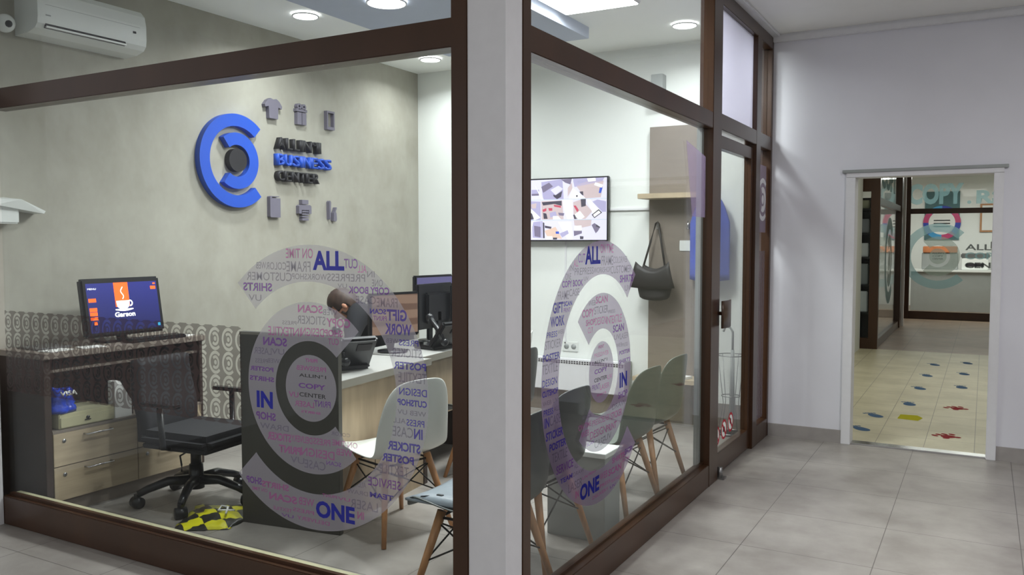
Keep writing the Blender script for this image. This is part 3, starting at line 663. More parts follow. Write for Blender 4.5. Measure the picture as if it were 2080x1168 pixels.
for s in (-1, 1):
    a = MB().box(-.12, .16, s * .28 - .03, s * .28 + .03, .60, .622, .01).out('armrest', 'black_plastic', t)
    MB().tube([(.02, s * .2, .355), (.03, s * .27, .37), (.02, s * .28, .605)], .016).out('arm_post', 'black_plastic', a)
# checked bag on floor
rnd = random.Random(5); rows = []
cs = [Vector((-3.88, 3.24, 0)), Vector((-3.63, 2.86, 0)), Vector((-3.40, 3.02, 0)), Vector((-3.47, 3.40, 0))]
t = thing('plastic_bag', 'flat yellow and black checked plastic bag lying on the floor by the office chair', 'bag', (-3.55, 3.15, 0))
for i in range(15):
    row = []
    for k in range(15):
        u, v = i / 14, k / 14
        p = cs[0].lerp(cs[1], u).lerp(cs[3].lerp(cs[2], u), v)
        e = sin(pi * u) * sin(pi * v)
        row.append((p.x + rnd.uniform(-.008, .008), p.y + rnd.uniform(-.008, .008), .004 + .03 * e + rnd.uniform(0, .012) * (e > .05)))
    rows.append(row)
wpart(MB().grid(rows, .002), 'film', 'checks', t)
wpart(MB().tube([(-3.5, 3.1, .05), (-3.55, 3.16, .06), (-3.62, 3.18, .05), (-3.58, 3.12, .048), (-3.5, 3.16, .05)], .006), 'knotted_string', 'paper', t)

# ================================================================ LONG DESK
t = thing('long_desk', 'long pale wood service desk with light grey top behind the grey end panel', 'desk', (-2.90, 3.25, 0), 5.2)
MB().box(-.57, .03, .03, 1.0, .745, .78, .003).out('desk_top', ['desk_top'], t)
MB().box(.022, .032, .03, 1.0, .740, .781, .001).out('top_edge', 'desk_front', t)
o = MB().box(-.03, -.005, .03, .95, .0, .745).out('front_panel', 'desk_wood', t)
MB().box(-.54, -.03, .03, .06, 0, .745).out('side_panel', 'desk_wood', t)
MB().box(-.54, .0, .955, .995, 0, .745, .002).out('side_panel', 'dark_lam', t)
MB().box(-.028, -.0035, .42, .424, .05, .35).box(-.028, -.0035, .1, .94, .35, .354).out('panel_groove', 'vent_dark', t)
t = thing('end_panel', 'tall grey taupe end panel standing before the long desk, behind the round sticker', 'panel', (-3.135, 3.215, 0), 8.6)
MB().box(-.302, .302, -.018, .018, 0, 1.026, .002).out('board', 'gable', t)
MB().box(-.302, .302, -.0195, -.018, 1.012, 1.026).out('edge_strip', 'desk_front', t)
t = thing('long_desk', 'second service desk continuing toward the TV wall, with black monitors on it', 'desk', (-3.04, 4.27, 0), 5.2)
MB().box(-.55, .0, .01, .95, .745, .78, .003).out('desk_top', 'desk_top', t)
MB().box(-.004, .003, .01, .95, .740, .781, .001).out('top_edge', 'desk_front', t)
MB().box(-.06, -.04, .03, .93, .36, .745).out('front_panel', 'desk_wood', t)
for y in (.03, .90): MB().box(-.52, -.03, y, y + .03, 0, .745).out('side_panel', 'dark_lam', t)

def monitor(x, y, rz, label, w=.45, h=.29, back=False, scr=None, z=.781, tilt=0, base=.10):
    t = thing('monitor', label, 'monitor', (x, y, z), rz, 'monitors on the long desk')
    MB().cyl((0, 0, 0), (0, 0, .012), .1, n=24).out('base', 'black_plastic', t)
    MB().box(-.025, .025, .01, .035, .01, base + .12, .006).out('stand', 'black_plastic', t)
    TT = TR(0, -.01, base) @ RX(tilt)
    MB().box(-w / 2, w / 2, -.02, .015, 0, h, .008, TT).box(-w / 3, w / 3, .015, .045, .04, h - .06, .012, TT).out('housing', 'black_plastic', t)
    if scr: MB().prism([(-w / 2 + .015, .02), (w / 2 - .015, .02), (w / 2 - .015, h - .015), (-w / 2 + .015, h - .015)], 0, TT @ TR(0, -.021, 0)).out('screen', scr, t)
    return t
def m_rows(name, a, b):
    m = mat(name, a, .3, emit=.35); N = NT(m); bs = N.n['Principled BSDF']; tc = N.add('TexCoord'); w = N.add('TexWave', bands_direction='Z'); w.inputs['Scale'].default_value = 3.2; w.inputs['Distortion'].default_value = 1.5
    N.link(tc.outputs['Object'], w.inputs[0]); r = N.add('ValToRGB'); r.color_ramp.elements[0].color = a; r.color_ramp.elements[1].color = b; r.color_ramp.elements[0].position = .3; r.color_ramp.elements[1].position = .5
    N.link(w.outputs[0], r.inputs[0]); N.link(r.outputs[0], bs.inputs['Emission Color']); bs.inputs['Base Color'].default_value = (.02, .02, .02, 1); return m
M['scr_brown'] = m_rows('screen_brown_rows', col(150, 110, 90), col(196, 156, 132)); M['scr_purple'] = m_rows('screen_purple', col(96, 88, 180), col(140, 132, 200))
monitor(-3.36, 4.38, 75, 'monitor with brown rows on its screen beside the bent person', .40, .29, scr='scr_brown')
monitor(-3.33, 4.83, 270, 'black monitor turned away, seen from behind, with a desk phone before it', .42, .31, base=.12)
monitor(-3.48, 5.0, 82, 'violet screened monitor showing above the turned-away black monitor', .40, .33, scr='scr_purple', base=.15)
monitor(-3.20, 5.11, 60, 'monitor with violet screen half hidden by the bronze post', .36, .32, scr='scr_purple')


# desk phones: black wedge on a foot, handset across the top
def phone(x, y, rz, label, sc=1.0):
    t = thing('desk_phone', label, 'phone', (x, y, .781), rz, 'phones on the long desk'); t.scale = (sc, sc, sc)
    T = TR(0, 0, .035) @ RX(-50)
    MB().box(-.105, .105, -.02, .02, -.02, .20, .012, TR(0, 0, .03) @ RX(38)).out('body', 'black_plastic', t)
    MB().box(-.1, .1, -.03, .16, 0, .03, .01).box(-.09, -.06, .1, .17, 0, .05, .005).box(.06, .09, .1, .17, 0, .05, .005).out('foot', 'black_plastic', t)
    MB().box(-.01, .075, -.024, -.02, .12, .17, .001, TR(0, 0, .03) @ RX(38) ).out('display', 'vent_dark', t)
    mb = MB().tube([(-.075, -.11, .05), (-.08, -.05, .14), (-.075, .03, .22)], .018, 10); mb.sphere((-.075, -.105, .06), (.026, .026, .028)).sphere((-.075, .03, .215), (.026, .026, .028)); mb.out('handset', 'black_plastic', t)
    return t

phone(-3.10, 3.66, 62, 'black desk phone on the long desk behind the grey end panel', 1.02)
phone(-3.17, 4.66, 80, 'black desk phone on the second desk before the turned-away monitor', 1.0)
# ================================================================ PERSON
t = thing('person', 'person in dark navy jacket bent forward over the long desk', 'person', (-3.5, 4.35, 0))
def skin(name, joints, edges, mt, par, root=0, sub=2):
    me = bpy.data.meshes.new(name); me.from_pydata([j[0] for j in joints], edges, []); o = bpy.data.objects.new(name, me); C.objects.link(o); o.parent = par
    me.materials.append(M[mt]); o.modifiers.new('skin', 'SKIN')
    for i, v in enumerate(me.skin_vertices[0].data):
        r = joints[i][1]; v.radius = r if isinstance(r, tuple) else (r, r)
    me.skin_vertices[0].data[root].use_root = True
    s = o.modifiers.new('sub', 'SUBSURF'); s.levels = sub; s.render_levels = sub
    for p in me.polygons: p.use_smooth = True
    o.modifiers['skin'].use_smooth_shade = True
    return o
Ap = [((-3.90, 4.88, .55), (.15, .13)), ((-3.88, 4.80, .70), (.14, .12)), ((-3.84, 4.71, .87), (.16, .13)), ((-3.80, 4.62, 1.0), (.14, .11)), ((-3.82, 4.53, 1.05), .06),
      ((-3.71, 4.47, 1.02), .085), ((-3.67, 4.34, .87), .058), ((-3.52, 4.17, .82), .036),
      ((-3.92, 4.72, 1.0), .08), ((-3.84, 4.52, .88), .055), ((-3.63, 4.36, .82), .036)]
skin('jacket', Ap, [(0, 1), (1, 2), (2, 3), (3, 4), (3, 5), (5, 6), (6, 7), (3, 8), (8, 9), (9, 10)], 'navy_fabric', t)
Lp = [((-3.90, 4.88, .53), (.15, .13)), ((-3.86, 4.80, .53), .09), ((-3.83, 4.50, .52), .065), ((-3.86, 4.56, .12), .045), ((-3.84, 4.44, .05), .04), ((-4.09, 4.80, .53), .09), ((-4.10, 4.50, .52), .065), ((-4.10, 4.58, .12), .045), ((-4.10, 4.46, .05), .04)]
skin('trousers', Lp, [(0, 1), (1, 2), (2, 3), (3, 4), (0, 5), (5, 6), (6, 7), (7, 8)], 'black_fabric', t)
for k, j in enumerate((2, 6)):
    fx, fy = ((-3.85, 4.44), (-4.10, 4.46))[k]
    MB().sphere((fx, fy, .045), (.045, .125, .045)).out('shoe', 'black_plastic', t)
t_loc = Vector((-3.5, 4.35, 0))
HT = TR(-3.84, 4.46, 1.07) @ RZ(-58) @ RX(52)
mb = MB().sphere((0, 0, 0), (.074, .092, .105), seg=28); mb.sphere((0, -.03, -.065), (.05, .055, .045)); mb.sphere((0, -.094, -.012), (.013, .02, .022))
for s in (-1, 1): mb.sphere((s * .075, .005, -.012), (.01, .016, .026))
mb.tube([(0, .03, -.07), (0, .045, -.14)], .05, 12)
hd = mb.out('head', 'skin', t, HT)
mb = MB()
for s in (-1, 1): mb.sphere((s * .03, -.083, .012), (.013, .008, .007))
mb.out('eye', 'paper', hd, HT)
MB().tube([(-.022, -.086, -.055), (0, -.092, -.053), (.022, -.086, -.055)], .004, 6).out('mouth', 'red', hd, HT)
# hair cap: an ellipsoid cut away over the face and ears
g = bmesh.new(); bmesh.ops.create_uvsphere(g, u_segments=36, v_segments=24, radius=1)
rn = random.Random(2)
kill = [f for f in g.faces if (lambda c: (c.y < -.42 and c.z < .35) or c.z < -.78 or (abs(c.x) > .86 and c.z < -.12 and -.5 < c.y < .1))(f.calc_center_median())]
bmesh.ops.delete(g, geom=kill, context='FACES')
for v in g.verts:
    k = 1 + rn.uniform(-.012, .02); v.co = Vector((v.co.x * .083 * k, v.co.y * .104 * k + .003, v.co.z * .117 * k + .004))
bmesh.ops.solidify(g, geom=g.faces[:], thickness=.008)
mb = MB(); mb._add(g, None, 0, True); mb.out('hair', 'hair', t, HT)
MB().arc(.05, .062, 0, 360, .02, TR(-3.825, 4.52, 1.05) @ RX(60), n=28).out('collar', 'paper', t)
def hand(x, y, z, a, s, par):
    T = TR(x, y, z) @ RZ(a); mb = MB()
    mb.sphere((0, -.045, 0), (.038, .05, .016))
    for i, (fx, L) in enumerate(((-.03, .062), (-.01, .075), (.011, .07), (.03, .055))):
        mb.tube([(fx, -.075, .004), (fx * 1.1, -.085 - L * .5, .008), (fx * 1.12, -.085 - L, -.006)], [.0095, .0085, .007], 8); mb.sphere((fx * 1.12, -.085 - L, -.006), .007, seg=10)
    mb.tube([(s * .028, -.02, 0), (s * .055, -.05, .0), (s * .062, -.08, -.004)], [.012, .01, .008], 8)
    mb.tube([(0, .03, .004), (0, -.02, 0)], [.026, .03], 10)
    return mb.out('hand', 'skin', par, T)
hand(-3.50, 4.15, .802, 45, 1, t); hand(-3.61, 4.345, .802, 55, -1, t)
for ch in t.children: ch.location = -t_loc
for o_, p_, r_ in (): pass
c = copy_tree(CHAIR)
for ch in list(c.children):
    if ch.name.startswith('armrest'):
        for g_ in list(ch.children): bpy.data.objects.remove(g_)
        bpy.data.objects.remove(ch)
c.location = (-3.93, 4.93, -.0); c.rotation_euler.z = R(-72)
c['label'] = 'black swivel office chair under the bent person behind the long desk'; c['group'] = 'black office chairs'; CHAIR['group'] = 'black office chairs'


# ================================================================ SHELL CHAIRS
def shell_points():
    prof = [(.235, .405), (.22, .432), (.17, .44), (.08, .426), (-.03, .412), (-.13, .408), (-.195, .425), (-.236, .468), (-.256, .54), (-.268, .63), (-.28, .72), (-.287, .775), (-.291, .81), (-.293, .828), (-.294, .835)]
    hw = [.19, .205, .222, .235, .24, .242, .242, .24, .237, .228, .21, .186, .155, .115, .06]
    return prof, hw
def make_chair(label, cat, group, shell, pad=None, bl=True):
    """faces +x, centred on the legs"""
    t = thing('shell_chair', label, cat, (0, 0, 0), 0, group)
    prof, hw = shell_points(); rows = []
    for i, ((x, z), w) in enumerate(zip(prof, hw)):
        row = []; back = max(0, min(1, (i - 5) / 3))
        for k in range(13):
            v = k / 6 - 1; up = abs(v) ** 2.6
            row.append((x + back * up * .06 * (w / .24) ** 2, v * w, z + (1 - back) * up * (.03 if 0 < i else .01)))
        rows.append(row)
    sh_ = MB().grid(rows, -.009).out('shell', shell, t); sb = sh_.modifiers.new('smooth', 'SUBSURF'); sb.levels = 1; sb.render_levels = 1
    if pad:
        rows = []
        for i in range(9):
            x = .225 - .38 * i / 8; row = []
            for k in range(11):
                v = k / 5 - 1; e = min(1, (1 - abs(v)) * 4) * min(1, min(i, 8 - i) / 1.5 + .05)
                row.append((x, v * .215, .432 + .03 * e ** .5 + .02 * abs(v) ** 2.6))
            rows.append(row)
        c = MB().grid(rows, -.01).out('seat_pad', pad, t)
        MB().sphere((.04, 0, .462), (.012, .012, .004)).out('button', 'black_plastic', c)
    for sx, sy in ((1, 1), (1, -1), (-1, 1), (-1, -1)):
        MB().cyl((sx * .225 - .02, sy * .225, 0), (sx * .12 - .02, sy * .135, .405), .012, .02).out('leg', 'wood', t)
    mb = MB()
    q = lambda sx, sy, z: (sx * (.225 - .105 * z / .41) - .02, sy * (.225 - .09 * z / .41), z)
    for z0, z1 in ((.2, .36),):
        for a, b in (((1, 1), (1, -1)), ((-1, 1), (-1, -1)), ((1, 1), (-1, 1)), ((1, -1), (-1, -1))):
            mb.tube([q(*a, z0), q(*b, z1)], .004, 6); mb.tube([q(*a, z1), q(*b, z0)], .004, 6)
        mb.tube([q(1, 1, .38), q(-1, 1, .38), q(-1, -1, .38), q(1, -1, .38), q(1, 1, .38)], .006, 6)
    mb.out('leg_brace', 'wire', t)
    return t
CH = [
    ((-1.80, 2.93), 180, 'shell_dark', 'pad', 'charcoal shell chair with pale blue-grey seat pad nearest the corner pillar'),
    ((-1.89, 3.50), 176, 'shell_dark', None, 'charcoal shell chair between the padded chair and the white cube table'),
    ((-1.81, 4.27), 177, 'shell_grey', None, 'grey-green shell chair just beyond the white cube table'),
    ((-1.83, 4.80), 177, 'shell_grey', None, 'grey-green shell chair nearest the glass door'),
    ((-2.69, 3.48), 164, 'shell_white', None, 'white shell chair pulled up before the long desk, behind the round sticker'),
    ((-2.76, 4.62), 180, 'shell_dark', None, 'charcoal shell chair at the second service desk, seat seen beside the bronze post'),
    ((-3.27, 5.55), 205, 'shell_white', None, 'white shell chair by the wall TV, only its upper back showing'),
]
for (x, y), a, sh, pad, lab in CH:
    g = 'shell chairs with wooden legs'
    c = make_chair(lab, 'chair', g, sh, pad); c.location = (x, y, 0); c.rotation_euler.z = R(a)
    if sh == 'shell_white': c.scale = (.98, .98, .98)
# cable on the pad
t = thing('cable_adapter', 'small black cable with plug lying on the pale blue-grey seat pad', 'cable', (-1.9, 2.72, .475))
wpart(MB().tube([(-1.96, 2.73, .473), (-1.93, 2.75, .475), (-1.885, 2.77, .475), (-1.86, 2.80, .473)], .0025, 6), 'wire', 'wire', t)
wpart(MB().box(-1.902, -1.872, 2.755, 2.77, .471, .483, .002), 'plug', 'black_plastic', t)
t = thing('cube_table', 'low white-topped grey cube table between the charcoal and grey-green shell chairs', 'table', (-1.77, 3.99, 0))
wpart(MB().box(-1.93, -1.612, 3.80, 4.0, .0, .425, .002), 'body', 'grey_plastic', t)
wpart(MB().box(-1.935, -1.607, 3.795, 4.005, .425, .45, .002), 'top', 'white_plastic', t)


# ================================================================ TV WALL
def mm(c, e=1.0, k=[0]):
    k[0] += 1; n = 'cctv_%d' % k[0]; M[n] = mat(n, (.02, .02, .02, 1), .3, emit=e)
    M[n].node_tree.nodes['Principled BSDF'].inputs['Emission Color'].default_value = c; return n
t = thing('wall_tv', 'flat TV on the white wall showing nine security camera pictures', 'television', (-3.27, 6.64, 1.5))
TW = .965; TT = TR(-3.748, 6.60, 1.503)
wpart(MB().box(0, TW, 0, .045, 0, .552, .006, TT).box(.3, .66, .045, .08, .1, .45, 0, TT), 'housing', 'black_plastic', t)
cols = [mm(col(*c), 1.15) for c in ((226, 222, 250), (255, 255, 255), (176, 170, 208), (206, 186, 190), (120, 110, 138), (64, 58, 76), (196, 70, 96), (50, 86, 200), (170, 200, 210), (228, 196, 180))]
sw, sh = TW - .024, .527
def sp_(px, py): return (.012 + (px + 190) / 1455 * sw, .013 + (1095 - py) / 900 * sh)
mb = MB()
def pg(pts, mi, d): mb.prism([sp_(*p) for p in pts], 0, TT @ TR(0, -.0006 - d * .0002, 0), mi)
pg([(-190, 195), (1265, 195), (1265, 1095), (-190, 1095)], 0, 0)
pg([(300, 230), (620, 195), (640, 490), (330, 490)], 2, 1); pg([(300, 300), (420, 240), (480, 300), (330, 390)], 4, 2); pg([(440, 350), (560, 290), (630, 340), (520, 430)], 0, 3)
pg([(480, 420), (520, 430), (620, 370), (600, 460), (540, 490), (490, 450)], 5, 3); pg([(600, 200), (760, 195), (740, 280), (660, 250)], 4, 2); pg([(700, 330), (760, 250), (770, 340), (700, 460)], 3, 2)
pg([(820, 300), (1010, 230), (1220, 240), (1180, 480), (960, 490)], 3, 1); pg([(770, 195), (1230, 195), (1200, 250), (800, 320)], 2, 1); pg([(980, 200), (1100, 195), (1110, 240), (1000, 250)], 1, 2); pg([(1100, 260), (1210, 300), (1190, 340), (1085, 300)], 1, 3)
pg([(770, 330), (960, 490), (720, 490)], 1, 2); pg([(870, 390), (925, 385), (930, 450), (900, 430)], 5, 3); pg([(1165, 340), (1205, 340), (1180, 420), (1150, 415)], 7, 3); pg([(820, 440), (850, 440), (845, 465), (825, 465)], 5, 3)
pg([(120, 195), (270, 230), (270, 490), (120, 490)], 0, 1); pg([(150, 340), (270, 340), (265, 430), (155, 430)], 2, 2); pg([(150, 400), (265, 400), (265, 430), (155, 430)], 4, 3); pg([(200, 270), (300, 490), (340, 490)], 1, 2)
pg([(120, 510), (290, 520), (295, 800), (120, 800)], 2, 1); pg([(120, 600), (290, 760), (200, 800), (120, 740)], 1, 2); pg([(120, 670), (160, 700), (190, 780), (120, 790)], 5, 3); pg([(140, 560), (230, 540), (220, 620), (160, 620)], 3, 3)
pg([(300, 515), (620, 510), (640, 790), (310, 790)], 3, 1); pg([(310, 530), (610, 515), (610, 590), (500, 560), (330, 580)], 5, 2); pg([(320, 640), (380, 620), (380, 660), (330, 680)], 6, 3); pg([(490, 570), (600, 590), (600, 620), (500, 600)], 6, 3); pg([(410, 620), (470, 620), (470, 660), (420, 660)], 6, 3); pg([(430, 690), (520, 670), (540, 740), (440, 760)], 2, 3); pg([(560, 690), (650, 700), (640, 740), (570, 730)], 4, 3); pg([(480, 740), (560, 740), (600, 790), (480, 790)], 1, 4); pg([(330, 690), (380, 700), (400, 780), (340, 780)], 5, 3)
pg([(620, 500), (770, 500), (780, 790), (700, 790), (660, 690)], 1, 2)
pg([(780, 540), (900, 500), (1060, 680), (960, 790), (790, 790)], 3, 1); pg([(890, 500), (965, 495), (965, 600), (900, 615)], 5, 3); pg([(970, 495), (1020, 500), (1200, 700), (1080, 740)], 1, 2); pg([(1050, 730), (1150, 650), (1200, 700), (1090, 780)], 5, 3); pg([(1070, 730), (1150, 670), (1180, 700), (1090, 765)], 1, 4); pg([(1130, 510), (1255, 540), (1255, 690), (1200, 690), (1060, 540)], 2, 2); pg([(785, 590), (820, 590), (865, 660), (840, 690)], 6, 3); pg([(800, 720), (880, 670), (950, 760), (900, 790), (830, 790)], 1, 3); pg([(780, 730), (800, 720), (850, 790), (800, 790)], 5, 3)
pg([(160, 830), (320, 810), (320, 1070), (170, 1060)], 2, 1); pg([(190, 880), (300, 900), (300, 1060), (200, 1040)], 4, 2); pg([(120, 830), (180, 820), (140, 1000), (120, 980)], 1, 2); pg([(325, 830), (350, 840), (355, 1070), (330, 1070)], 5, 3)
pg([(350, 960), (520, 900), (620, 1080), (400, 1060)], 9, 1); pg([(355, 880), (460, 900), (450, 930), (360, 915)], 5, 3); pg([(520, 970), (570, 970), (575, 1005), (525, 1005)], 7, 3); pg([(390, 1040), (470, 1040), (480, 1090), (380, 1090)], 1, 3); pg([(480, 1060), (545, 1060), (540, 1090), (480, 1090)], 5, 3); pg([(580, 1000), (700, 950), (720, 1000), (620, 1060)], 2, 3); pg([(560, 830), (750, 830), (780, 1090), (700, 1090)], 1, 1)
pg([(790, 800), (1050, 800), (1040, 890), (920, 915), (800, 880)], 3, 1); pg([(800, 890), (905, 885), (905, 960), (800, 960)], 1, 3); pg([(790, 960), (910, 960), (910, 1000), (795, 1040)], 4, 3); pg([(930, 920), (1060, 900), (1130, 1000), (1000, 1090), (920, 1020)], 0, 2); pg([(1050, 880), (1090, 850), (1175, 910), (1140, 970), (1110, 1000)], 4, 3); pg([(1120, 870), (1175, 910), (1160, 920), (1110, 900)], 5, 4); pg([(880, 1040), (935, 1045), (930, 1085), (885, 1085)], 5, 3)
for y in (493, 797): pg([(-190, y), (1265, y), (1265, y + 5), (-190, y + 5)], 8, 5)
for x in (295, 775): pg([(x, 195), (x + 5, 195), (x + 5, 1095), (x, 1095)], 0, 5)
wpart(mb, 'screen', cols, t)
struct(MB().box(-2.80, -2.42, YB - .02, YB, 1.762, 1.782, .003).out('trim_3', 'white_paint'))
wtag(MB().box(-3.222, -3.206, YB - .012, YB, .60, 1.5, .002), 'cable_duct', 'white_paint', 'thin white cable duct running down below the wall TV', 'cable duct')
wtag(MB().tube([(-3.98, YB - .02, 1.72), (-4.0, YB - .02, 1.5), (-4.005, YB - .02, 1.36), (-3.96, YB - .02, 1.25)], .006), 'cable', 'wire', 'thin dark cable hanging on the white wall beside the bronze post', 'cable')
t = thing('wall_socket', 'white double wall socket above the radiator grille', 'socket', (-3.17, YB, .53))
wpart(MB().box(-3.24, -3.09, YB - .012, YB, .535, .62, .003), 'plate', 'white_plastic', t)
for x in (-3.2, -3.13): wpart(MB().cyl((x, YB - .014, .578), (x, YB - .01, .578), .024, n=20), 'outlet', 'grey_plastic', t)
t = thing('wall_radiator', 'low white panel radiator with dotted grille under the wall TV', 'radiator', (-3.1, YB - .05, .2))
wpart(MB().box(-3.72, -2.62, YB - .09, YB - .012, .2, .478, .004), 'panel', 'white_paint', t)
wpart(MB().box(-2.62, -2.585, YB - .1, YB - .012, .2, .49, .004), 'end_cap', 'grey_plastic', t)
mb = MB()
for r_ in range(2):
    for i in range(44): mb.box(-3.71 + i * .0247, -3.694 + i * .0247, YB - .093, YB - .09, .455 - r_ * .016, .464 - r_ * .016)
wpart(mb, 'grille', 'vent_dark', t)
t = thing('wall_speaker', 'small grey box fixed high on the white wall above the coat rack', 'speaker', (-2.36, YB - .05, 2.6))
wpart(MB().box(-2.41, -2.31, YB - .09, YB, 2.63, 2.86, .004), 'housing', 'grey_plastic', t)
wpart(MB().box(-2.40, -2.32, YB - .094, YB - .09, 2.64, 2.70, .001), 'front_grille', 'vent_dark', t)
# coat rack
t = thing('coat_rack', 'tall taupe coat rack board with shelf and bench on the white wall', 'coat rack', (-2.2, 6.62, .2))
wpart(MB().box(-2.43, -1.96, YB - .05, YB - .012, .2, 2.44, .002), 'back_board', 'taupe', t)
wpart(MB().box(-2.45, -1.96, YB - .27, YB - .05, 1.845, 1.885, .002), 'hat_shelf', 'light_wood', t)
wpart(MB().box(-2.47, -1.95, YB - .30, YB - .05, .375, .41, .002), 'bench_shelf', 'light_wood', t)
for x in (-2.34, -2.085):
    h = wpart(MB().cyl((x, YB - .05, 1.64), (x, YB - .09, 1.645), .008).cyl((x, YB - .09, 1.60), (x, YB - .09, 1.67), .017, .004), 'hook', 'chrome', t)
wpart(MB().box(-2.165, -2.03, YB - .058, YB - .05, 1.425, 1.51, .002), 'name_plate', 'white_plastic', t)
for x, y, a, l in ((-2.33, 6.47, 10, 'stack of white papers on the coat rack bench nearer the wall TV'), (-2.10, 6.46, -15, 'white papers on the coat rack bench nearer the glass door')):
    o = MB().box(-.08, .08, -.06, .06, 0, .02, .001).out('paper_stack', 'paper'); o.location = (x, y, .411); o.rotation_euler.z = R(a); tag(o, l, 'paper', 'papers on the coat rack bench')
# handbag
t = thing('shoulder_bag', 'dark brown shoulder bag hanging by long straps from the coat rack', 'bag', (-2.34, 6.5, 1.03))
for s in (-1, 1):
    wpart(MB().tube([(-2.34, 6.583, 1.655), (-2.34 + s * .012, 6.575, 1.648), (-2.34 + s * .045, 6.55, 1.50), (-2.34 + s * .105, 6.50, 1.24)], .009), 'strap', 'bagcloth', t)
rows = []
for i in range(10):
    z = 1.03 + .25 * i / 9; row = []
    for k in range(25):
        a = 2 * pi * k / 24; w = .125 + .02 * sin(i * .5) - .01 * (i > 7); dz = .035 * abs(cos(a)) ** 2 * (i / 9) - .02 * (1 - i / 9) * cos(a) ** 2 * -1
        row.append((-2.335 + w * cos(a), 6.51 + .052 * sin(a) * (1 - .25 * i / 9), z + dz))
    rows.append(row)
mb = MB().grid(rows, .004); mb.sphere((-2.335, 6.51, 1.05), (.12, .05, .03)); wpart(mb, 'body', 'bagcloth', t)
rows = [[(-2.335 + x * (.14 + .01 * i), 6.45 - .012 * sin(pi * i / 5), 1.27 - .03 * i + .07 * abs(x) ** 2 * (1 - i / 6)) for x in [k / 5 - 1 for k in range(11)]] for i in range(6)]
wpart(MB().grid(rows, .006), 'flap', 'bagcloth', t)
for s in (-1, 1): wpart(MB().sphere((-2.335 + s * .105, 6.48, 1.255), .012), 'strap_ring', 'chrome', t)
# hanging clothes
def cloth(name, x0, x1, y, z0, z1, m_, label, cat, top=.35, seed=1):
    rows = []; n = 40; rnd = random.Random(seed); ph = rnd.uniform(0, 6)
    for i in range(13):
        v = i / 12; w = top + (1 - top) * min(1, v * 3.0) ** .6; row = []
        for k in range(n + 1):
            a = 2 * pi * k / n; u = cos(a)
            row.append(((x0 + x1) / 2 + (x1 - x0) / 2 * w * u, y + (.045 + .01 * sin(5 * a + ph)) * sin(a) * w + .012 * sin(7 * u + ph) * v, z1 + (z0 - z1) * v - .02 * (1 - abs(u)) * (v > .9)))
        rows.append(row)
    t = thing(name, label, cat, ((x0 + x1) / 2, y, z0)); wpart(MB().grid(rows, .003), 'fabric', m_, t)
    wpart(MB().tube([((x0 + x1) / 2, y, z1 - .03), ((x0 + x1) / 2, y, z1 + .02), ((x0 + x1) / 2 + .02, y, z1 + .045), ((x0 + x1) / 2 + .035, y, z1 + .025)], .003, 6), 'hanger_hook', 'steel', t)
    return t
cloth('work_coat', -2.06, -1.74, 6.56, 1.2, 1.87, 'coat', 'blue work coat hanging on the wall behind the door mullion', 'coat', .35, 3)
o = MB().quad([(0, 0, 0), (.255, 0, 0), (.255, 0, .36), (-.12, 0, .42)]).out('window_sticker', 'lilac_patch'); o.location = (-1.4645, 4.70, 1.645); o.rotation_euler.z = R(90)  # translucent lilac quad laid over the glass
tag(o, 'plain lilac translucent patch on the corridor glass against the door mullion', 'sticker')
# umbrella stand behind the door
t = thing('umbrella_stand', 'thin wire umbrella stand behind the glass door', 'umbrella stand', (-1.68, 6.50, 0))
mb = MB()
cx_, cy_ = -1.70, 6.50
for r_, z in ((.105, .62), (.07, .30), (.1, .012)): mb.tube([(cx_ + r_ * cos(2 * pi * k / 24), cy_ + r_ * sin(2 * pi * k / 24), z) for k in range(25)], .004, 6)
for k in range(5): a = 2 * pi * k / 5; mb.tube([(cx_ + .105 * cos(a), cy_ + .105 * sin(a), .62), (cx_ + .06 * cos(a), cy_ + .06 * sin(a), .25), (cx_ + .1 * cos(a), cy_ + .1 * sin(a), .012)], .003, 6)
wpart(mb, 'wire_frame', 'steel', t); wpart(MB().cyl((cx_, cy_, 0), (cx_, cy_, .012), .11, n=28), 'base_tray', 'black_plastic', t)
t = thing('umbrella', 'folded grey umbrella with hooked handle in the wire stand', 'umbrella', (cx_, cy_, .015))
wpart(MB().tube([(cx_ + .01, cy_, .66), (cx_ + .01, cy_, .80), (cx_ - .01, cy_ - .005, .835), (cx_ - .045, cy_ - .01, .84), (cx_ - .06, cy_ - .012, .80)], .009), 'hook_handle', 'grey_plastic', t)
wpart(MB().cyl((cx_ + .01, cy_, .02), (cx_ + .01, cy_, .12), .003, .014).cyl((cx_ + .01, cy_, .12), (cx_ + .01, cy_, .66), .022, .014), 'folded_canopy', 'grey_plastic', t)

# ================================================================ CEILING LIGHTS
def downlight(x, y, z, r, label):
    t = thing('ceiling_downlight', label, 'ceiling light', (x, y, z - .01), 0, 'round ceiling downlights')
    MB().arc(r, r + .008, 0, 360, .01, TR(0, 0, 0) @ RX(-90), n=40).out('ring', 'white_paint', t)
    MB().cyl((0, 0, .002), (0, 0, .009), r, n=40).out('diffuser', 'lamp', t)
downlight(-4.24, 4.55, ZR, .085, 'round downlight in the ceiling over the wall lettering')
downlight(-4.29, 6.16, ZR, .085, 'round downlight in the ceiling corner near the TV wall and the concrete wall')
downlight(-1.98, 6.12, ZR, .085, 'round downlight above the coat rack')
downlight(-2.3, 3.15, ZR, .085, 'added unseen round downlight in the ceiling near the corner pillar')  # out of view, added to brighten the floor inside the partition
downlight(-3.35, 4.33, 3.026, .12, 'large round downlight in the blue-grey lowered ceiling panel')
t = thing('ceiling_panel_light', 'large bright ceiling light beside the lowered ceiling panel', 'ceiling light', (-2.35, 4.75, 3.08))
wpart(MB().box(-2.60, -2.04, 4.0, 5.38, 3.08, ZR, .01), 'frame', 'white_paint', t)
